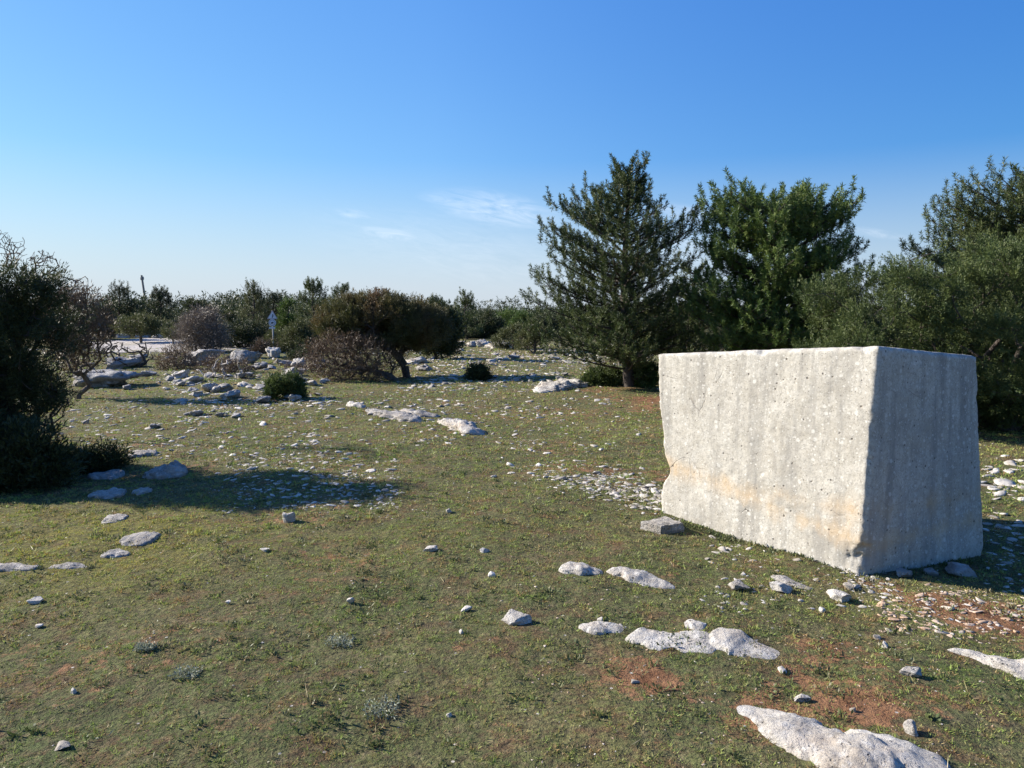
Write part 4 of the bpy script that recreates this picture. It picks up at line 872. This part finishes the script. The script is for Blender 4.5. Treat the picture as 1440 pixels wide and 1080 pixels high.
# ---- scrub on the left
twiggy(190, 520, 21., [(110, 490), (120, 478), (150, 470), (185, 473), (215, 482), (225, 500), (215, 520), (180, 522)], 'dark wind-bent dead shrub leaning left over grey rocks', n=90, leafm=None, bark='barkdark', rtip=.009, jit=.22, alpha=.1, tr=[(205, 510, 0), (200, 500, 0)], gap=0., shell=.3)
twiggy(250, 525, 20., [(222, 520), (225, 500), (240, 490), (262, 492), (275, 505), (272, 524)], 'low brown thorny shrub left of the large boulder', n=170, nn=8, L=.08, W=.012, maxd=.8)
twiggy(305, 530, 18.6, [(278, 528), (280, 508), (300, 502), (330, 505), (352, 512), (356, 528), (330, 534)], 'low dark brown shrub behind the bleached dead branch', n=200, nn=9, L=.07, W=.011, maxd=.8)
twiggy(345, 552, 17., [(330, 550), (334, 540), (352, 537), (372, 543), (374, 556), (345, 558)], 'small tangle of dark twigs left of the small green bush', n=90, nn=7, L=.05, W=.008, maxd=.5)
twiggy(262, 558, 17., [(250, 552), (255, 544), (270, 545), (280, 552), (272, 558)], 'tiny dark twig clump at the left of the bleached branch', n=50, nn=7, L=.05, W=.008, maxd=.4)
twiggy(470, 535, 18.6, [(395, 520), (400, 512), (430, 510), (445, 520), (440, 528)], 'sparse brown twigs in the grass behind layered slabs', n=60, nn=5, L=.05, W=.007, maxd=.5)
twiggy(372, 500, 27., [(352, 496), (358, 484), (375, 480), (388, 486), (392, 498)], 'small brown bush left behind the round pale boulder', n=110, nn=9, L=.1, W=.018, maxd=.9)
twiggy(285, 495, 28., [(252, 490), (250, 465), (262, 445), (285, 435), (305, 442), (318, 465), (315, 492), (285, 498)], 'fuzzy grey leafless bush at the edge of the gravel track', n=520, bark='twig', leafm='grey', nn=12, L=.12, W=.014, spread=.14, subr=.2, maxd=1.4, gap=0.)
# bleached dead branch
tg = np.array([P(a+R.uniform(-3, 3), b_+R.uniform(-3, 3), 17.2+R.uniform(-.4, .4)) for a, b_ in [(308, 505), (300, 518), (322, 512), (336, 510), (280, 522), (278, 535), (290, 540), (318, 530), (340, 522), (328, 548), (262, 540), (270, 545), (350, 545), (300, 530), (312, 520), (285, 545), (335, 535)] for _ in range(3)])
base = groundpt(P(312, 552, 17.2)[0], 17.2)
plant('dead_branch', base, 'bleached twisted dead branch standing among the left rocks', 'dead tree', [base-[0, 0, .05], P(312, 540, 17.2), P(316, 530, 17.2)], tg, 'bleached', None, rtip=.011, power=.33, alpha=.1, jit=.25)

# ---- background trees and bushes, all their own: (kind, px, py foot, top py, half width px, distance, label)
def bgpoly(px, py, top, hw, kind):
    h = py-top
    if kind == 'pine': sh = [(0, 1), (.25, .86), (.5, .62), (.8, .42), (1, .2), (.8, .04), (-.8, .04), (-1, .2), (-.75, .45), (-.5, .66), (-.25, .85)]
    elif kind == 'flat': sh = [(0, 1), (.5, .97), (.9, .75), (1, .45), (.9, .08), (-.9, .08), (-1, .45), (-.9, .75), (-.5, .97)]
    else: sh = [(0, 1), (.35, .93), (.7, .72), (.95, .45), (1, .2), (.8, .03), (-.8, .03), (-1, .25), (-.9, .5), (-.6, .8), (-.3, .92)]
    return [(px+hw*a*(1+R.uniform(-.12, .12)), py-h*b_*(1+R.uniform(-.03, .03) if b_ < 1 else 1)) for a, b_ in sh]
def bg(kind, px, py, top, hw, Y0, label, mat, n=None, name=None):
    po = bgpoly(px, py, top, hw, kind); pw = poly_w(po, Y0); base = groundpt(P(px, py, Y0)[0], Y0); s = Y0/F
    if kind == 'pine':
        return pine(px, py, Y0, po, label, mat, whorls=max(6, int((py-top)/7)), per=5, rise=.6, trunkr=.08, ts=s/.026, nn=30, nl=.08, nw=.012, skip=.15)
    if n is None: n = int(max(60, min(360, hw*(py-top)*.16)))
    tg = env(pw, Y0, .8, n, .5, .3 if kind == 'pine' else .12, 1.2/s*.03, 3.)
    tz = pw[:, 1].max(); sc = s/.03
    return plant(name or ('pine_tree' if kind == 'pine' else 'bush'), base, label, 'pine tree' if kind == 'pine' else 'bush',
                 [base-[0, 0, .05], base+[0, 0, (tz-base[2])*.3], base+[.05, 0, (tz-base[2])*.6]]+([base+[0, 0, (tz-base[2])*.93]] if kind == 'pine' else []), tg, 'bark', mat,
                 n=16, spread=.075*sc, L=.065*sc, W=.022*sc, sub=8, subr=.18*sc, rtip=.005*sc, up=.6, k=4, subgap=2.6/sc)
BG = [
 ('pine', 167, 470, 404, 34, 44, 'rounded dark pine far left, left of the leaning pole', 'dark'),
 ('pine', 226, 470, 409, 30, 45, 'dark pine far left, right of the leaning pole', 'dark'),
 ('round', 195, 470, 424, 34, 47, 'dark bush between the two far left pines', 'dark'),
 ('round', 276, 475, 421, 32, 42, 'dark green bush rising behind the fuzzy grey bush', 'dark'),
 ('flat', 198, 473, 445, 38, 36, 'low mounded olive bush above the far gravel track', 'olive'),
 ('round', 243, 474, 459, 12, 34, 'very small yellow-green bush by the far track', 'olive'),
 ('round', 140, 470, 432, 30, 40, 'dark bush peeping out right of the reddish shrub', 'dark'),
 ('flat', 345, 492, 452, 40, 31, 'dark spreading juniper right of the fuzzy grey bush', 'dark'),
 ('pine', 356, 480, 402, 22, 40, 'greyish pine with thin top left of the road signs', 'olive'),
 ('pine', 385, 478, 412, 26, 46, 'dark pine directly behind the road signs', 'dark'),
 ('round', 405, 478, 420, 16, 42, 'fresh green bush right above the road signs', 'pinegreen'),
 ('pine', 441, 482, 394, 34, 38, 'dark pine with knobbly top left behind the flat-topped juniper', 'pine'),
 ('pine', 480, 480, 404, 32, 42, 'dark pine half hidden behind the flat-topped juniper crown', 'pine'),
 ('round', 425, 502, 448, 36, 28, 'grey-green bush left of the flat-topped juniper', 'olive'),
 ('flat', 395, 494, 466, 22, 30, 'low olive bush beneath the road signs', 'olive'),
 ('round', 425, 508, 490, 20, 24, 'low dark bush behind the jagged grey rocks', 'dark'),
 ('round', 322, 480, 440, 26, 46, 'olive bush far behind the dark spreading juniper', 'olive'),
 ('pine', 614, 482, 416, 18, 44, 'thin-topped pine poking up right of the flat crown', 'pine'),
 ('pine', 655, 484, 415, 26, 40, 'pointed pine standing out above the far tree belt', 'pine'),
 ('round', 635, 484, 434, 26, 42, 'dark bush left of the pointed far pine', 'dark'),
 ('round', 683, 482, 440, 30, 42, 'dark bush right of the pointed far pine', 'dark'),
 ('round', 716, 482, 436, 34, 46, 'mid-green bush in the far belt left of the tall pine', 'pinegreen'),
 ('round', 735, 482, 440, 20, 44, 'low bush in the far belt close to the tall pine', 'pinegreen'),
 ('round', 722, 488, 458, 30, 30, 'light olive bush beside the far boulders', 'olive'),
 ('round', 752, 492, 452, 26, 28, 'green-grey bush touching the left branches of the tall pine', 'olive'),
 ('round', 765, 482, 438, 30, 44, 'dark bush seen through the left branches of the tall pine', 'dark'),
 ('round', 945, 500, 452, 40, 26, 'dark bush behind the right side of the tall pine', 'dark'),
 ('round', 1030, 500, 440, 50, 22, 'dark undergrowth behind the green pine left side', 'dark'),
 ('round', 1190, 510, 400, 60, 17, 'dark undergrowth between green pine and grey-green juniper', 'dark'),
 ('round', 60, 480, 420, 60, 40, 'dark trees glimpsed behind the left juniper shrub', 'dark'),
 ('round', 560, 482, 430, 50, 46, 'dark bush hidden behind the flat-topped crown', 'dark'),
 ('round', 830, 486, 440, 46, 46, 'dark bush behind the tall pine trunk', 'dark'),
 ('round', 1420, 560, 470, 70, 15, 'dark undergrowth behind the block at the right edge', 'dark'),
]
for b_ in BG: bg(*b_[:6], b_[6], b_[7])
bare_tree(358, 480, 41., [(352, 398), (358, 400), (366, 402), (346, 404), (370, 410), (362, 408)], 'leafless wispy tree top left of the road signs', rtip=.006, tr=[(357, 440), (357, 420)])
# far-off wood behind them: a single mass
def far_wood():
    Ps = []; 
    for k in range(900):
        a = math.radians(R.uniform(-50, 50)); r = R.uniform(48, 88); x, y = r*math.sin(a), r*math.cos(a); z0 = float(T(x, y)); hh = R.uniform(1.4, 2.2)+1.1*noise.noise((x*.08, y*.08, 0))+.02*max(0, r-60)+.8*(x < -14)
        n = 60; o = rnd(n)*np.array([1.4, 1.4, hh*.5])*(NR.random((n, 1))**.4); Ps.append(o+np.array([x, y, z0+hh*.45]))
    c = np.concatenate(Ps); V, Fc, t = sprays(c, rnd(len(c)), 9, .16, .16, .06, .9, .8)
    tag(link('far_wood', mk('far_wood', V, Fc, M['dark'], {'tint': t})), 'dark scrub wood closing the view along the far edge of the pasture', 'wood', kind='stuff')
far_wood()

# ------------------------------------------------------------------ leaning pole
def pole():
    Y = 90.; top = P(199, 387, Y); bt = P(209, 440, Y); bt = groundpt(bt[0], Y); e = empty('utility_pole', bt, 'thin leaning wooden utility pole above the far left trees', 'utility pole')
    d = unit(top-bt); wood = plain('grey_pole_wood', (.22, .20, .18)); met = plain('pole_hardware', (.2, .2, .21), .4)
    V, Fc = frusta([bt*0], [top-bt], [.17], [.11], 10); link('pole', mk('pole', V, Fc, wood, smooth=True), e)
    c = top-bt-d*.55; V, Fc = frusta([c-[.16, 0, -.03]], [c+[.16, 0, .03]], [.07], [.07], 4); arm = link('crossarm', mk('crossarm', V, Fc, wood), e)
    for s in (-.14, .14):
        a = c+np.array([s, 0, s*.18]); V, Fc = frusta([a, a+[0, 0, .12]], [a+[0, 0, .12], a+[0, 0, .35]], [.04, .09], [.09, .06], 8); link('insulator', mk('insulator', V, Fc, met), e)
    a = top-bt-d*2.2; V, Fc = frusta([a+[.05, -.1, 0]], [a+[.55, -.1, .1]], [.05], [.04], 5); link('bracket', mk('bracket', V, Fc, met), e)
pole()
# ------------------------------------------------------------------ road signs
def signs():
    Y = 29.5; g = groundpt(P(383, 480, Y)[0], Y); s = Y/F
    e = empty('road_sign', g, 'post with triangular warning sign over round sign before the far trees', 'road sign')
    post = plain('galvanised_post', (.35, .35, .36), .5, .3); white = plain('sign_white', (.62, .63, .66)); rim = plain('sign_faded_rim', (.40, .33, .36)); blk = plain('sign_black', (.05, .05, .07)); blue = plain('sign_ring', (.24, .27, .36))
    def loc(px, py, dy=0.): return P(px, py, Y+dy)-g
    top = loc(383, 437, .03); V, Fc = frusta([np.array([top[0], .03, -.05])], [np.array([top[0], .03, top[2]])], [.03], [.03], 10); link('post', mk('post', V, Fc, post, smooth=True), e)
    import bmesh
    def plate(name, pts, y0, th, mat, parent):
        bm = bmesh.new(); a = [bm.verts.new((x, y0, z)) for x, z in pts]; b2 = [bm.verts.new((x, y0+th, z)) for x, z in pts]; n = len(pts)
        bm.faces.new(a); bm.faces.new(b2[::-1])
        for k in range(n): bm.faces.new((a[k], b2[k], b2[(k+1) % n], a[(k+1) % n]))
        bmesh.ops.recalc_face_normals(bm, faces=bm.faces); me = bpy.data.meshes.new(name); bm.to_mesh(me); bm.free(); me.materials.append(mat); return link(name, me, parent)
    def xz(px, py): v = loc(px, py); return (v[0], v[2])
    def tri(k): 
        P3 = np.array([xz(375.5, 448.5), xz(390.5, 448.5), xz(383, 436.5)]); c = P3.mean(0); return [tuple(c+(p_-c)*k) for p_ in P3]
    t = plate('warning_triangle', tri(1.), -.005, .01, rim, e); plate('sign_face', tri(.80), -.009, .003, white, t)
    # dark bent mark in the middle of the triangle
    plate('symbol', [xz(382.2, 446.8), xz(383.4, 446.8), xz(384.6, 443.6), xz(384.0, 441.6), xz(383.0, 441.8), xz(383.2, 443.8)], -.013, .003, blk, t)
    def disc(r, px=383., py=453.8): c = xz(px, py); return [(c[0]+r*s*math.cos(a), c[1]+r*s*math.sin(a)) for a in np.linspace(0, 2*math.pi, 28, endpoint=False)]
    r_ = plate('round_sign', disc(5.2), -.005, .01, white, e); plate('ring', disc(4.2), -.009, .003, blue, r_); plate('sign_face', disc(3.3), -.013, .003, white, r_)
    plate('symbol', [xz(381.2, 455), xz(384.4, 455), xz(385, 453.4), xz(383.8, 452.6), xz(381.4, 453.2)], -.017, .003, blk, r_)
    plate('sign_plate', [xz(378.5, 459.8), xz(387, 459.8), xz(387, 462.2), xz(378.5, 462.2)], -.005, .01, white, e)
signs()

# ------------------------------------------------------------------ light, sky, camera
EL, AZ = math.radians(27), math.radians(16)     # azimuth: beyond straight left
S = Vector((-math.cos(AZ)*math.cos(EL), math.sin(AZ)*math.cos(EL), math.sin(EL)))
ld = bpy.data.lights.new('sun', 'SUN'); ld.energy = 5.; ld.angle = math.radians(.5); ld.color = (1, .925, .82)
so = bpy.data.objects.new('sun', ld); C.objects.link(so); so.rotation_euler = (-S).to_track_quat('-Z', 'Y').to_euler()
w = bpy.data.worlds.new('World'); bpy.context.scene.world = w; w.use_nodes = True; nt = w.node_tree; q = N(nt)
bgn = nt.nodes['Background']; sky = q.n('ShaderNodeTexSky', sky_type='NISHITA'); sky.sun_disc = False; sky.sun_elevation = EL
sky.sun_rotation = -(math.pi/2-AZ); sky.altitude = 300; sky.air_density = 1.0; sky.dust_density = .25; sky.ozone_density = 1.2
sp3 = q.n('ShaderNodeSeparateColor'); q.l(sky.outputs[0], sp3.inputs[0]); hs = q.n('ShaderNodeCombineColor'); K = .1866   # the clear deep blue of this day, channel by channel
tc = q.n('ShaderNodeTexCoord'); sx = q.n('ShaderNodeSeparateXYZ'); q.l(tc.outputs['Generated'], sx.inputs[0])
for ch_, (gn, gm, rt_) in enumerate(((.44, 1.02, .48), (.625, .75, .69), (.93, .33, .80))):
    e_ = q.math('MULTIPLY', q.math('POWER', q.math('MULTIPLY', sp3.outputs[ch_], K), gm), gn/K)
    q.l(q.math('MULTIPLY', e_, q.map(sx.outputs[0], -.1, .6, 1, rt_)), hs.inputs[ch_])
u = q.math('DIVIDE', sx.outputs[0], sx.outputs[1]); v = q.math('DIVIDE', sx.outputs[2], sx.outputs[1])
cm = None
for px, py, rx, ry, st in ((700, 295, 110, 30, .5), (650, 285, 70, 16, .4), (548, 329, 55, 12, .5), (495, 301, 34, 9, .4), (960, 300, 80, 16, .45), (1232, 328, 55, 8, .35), (930, 345, 130, 36, .35), (640, 350, 260, 60, .16)):
    d = ray(px, py); u0, v0 = d[0]/d[1], d[2]/d[1]
    du = q.math('MULTIPLY', q.math('SUBTRACT', u, u0), F/rx); dv = q.math('SUBTRACT', v, v0)
    dv = q.math('MULTIPLY', q.math('ADD', dv, q.math('MULTIPLY', q.math('SUBTRACT', u, u0), .16)), F/ry)
    rr_ = q.math('ADD', q.math('MULTIPLY', du, du), q.math('MULTIPLY', dv, dv)); mk_ = q.math('MULTIPLY', q.math('POWER', q.map(rr_, 0, 1, 1, 0), 1.6), st)
    cm = mk_ if cm is None else q.math('MAXIMUM', cm, mk_)
cv = q.n('ShaderNodeCombineXYZ'); q.l(q.math('MULTIPLY', u, 9.), cv.inputs[0]); q.l(q.math('MULTIPLY', q.math('ADD', v, q.math('MULTIPLY', u, .18)), 45.), cv.inputs[1])
cl = q.math('MULTIPLY', cm, q.map(q.noise(cv.outputs[0], 1.9, 8, .68, 1.2), .34, .72))
cl = q.math('MULTIPLY', cl, q.math('GREATER_THAN', sx.outputs[1], .05))
hz_ = q.mix(q.math('POWER', q.map(sx.outputs[2], .0, .19, .95, 0), 1.2), hs.outputs[0], (3.35, 3.72, 4.05))
col = q.mix(q.math('MULTIPLY', cl, .75), hz_, (6.5, 6.7, 7.1))
q.l(col, bgn.inputs['Color']); bgn.inputs['Strength'].default_value = .081
cd = bpy.data.cameras.new('camera'); cam = bpy.data.objects.new('camera', cd); C.objects.link(cam); cam.location = (0, 0, EYE)
cam.rotation_euler = (math.pi/2-PITCH, 0, 0); cd.sensor_width = 36; cd.lens = F/1440*36; cd.clip_start = .1; cd.clip_end = 30000
sc = bpy.context.scene; sc.camera = cam
sc.view_settings.view_transform = 'Standard'; sc.view_settings.look = 'None'; sc.view_settings.exposure = 1.27; sc.view_settings.gamma = 1
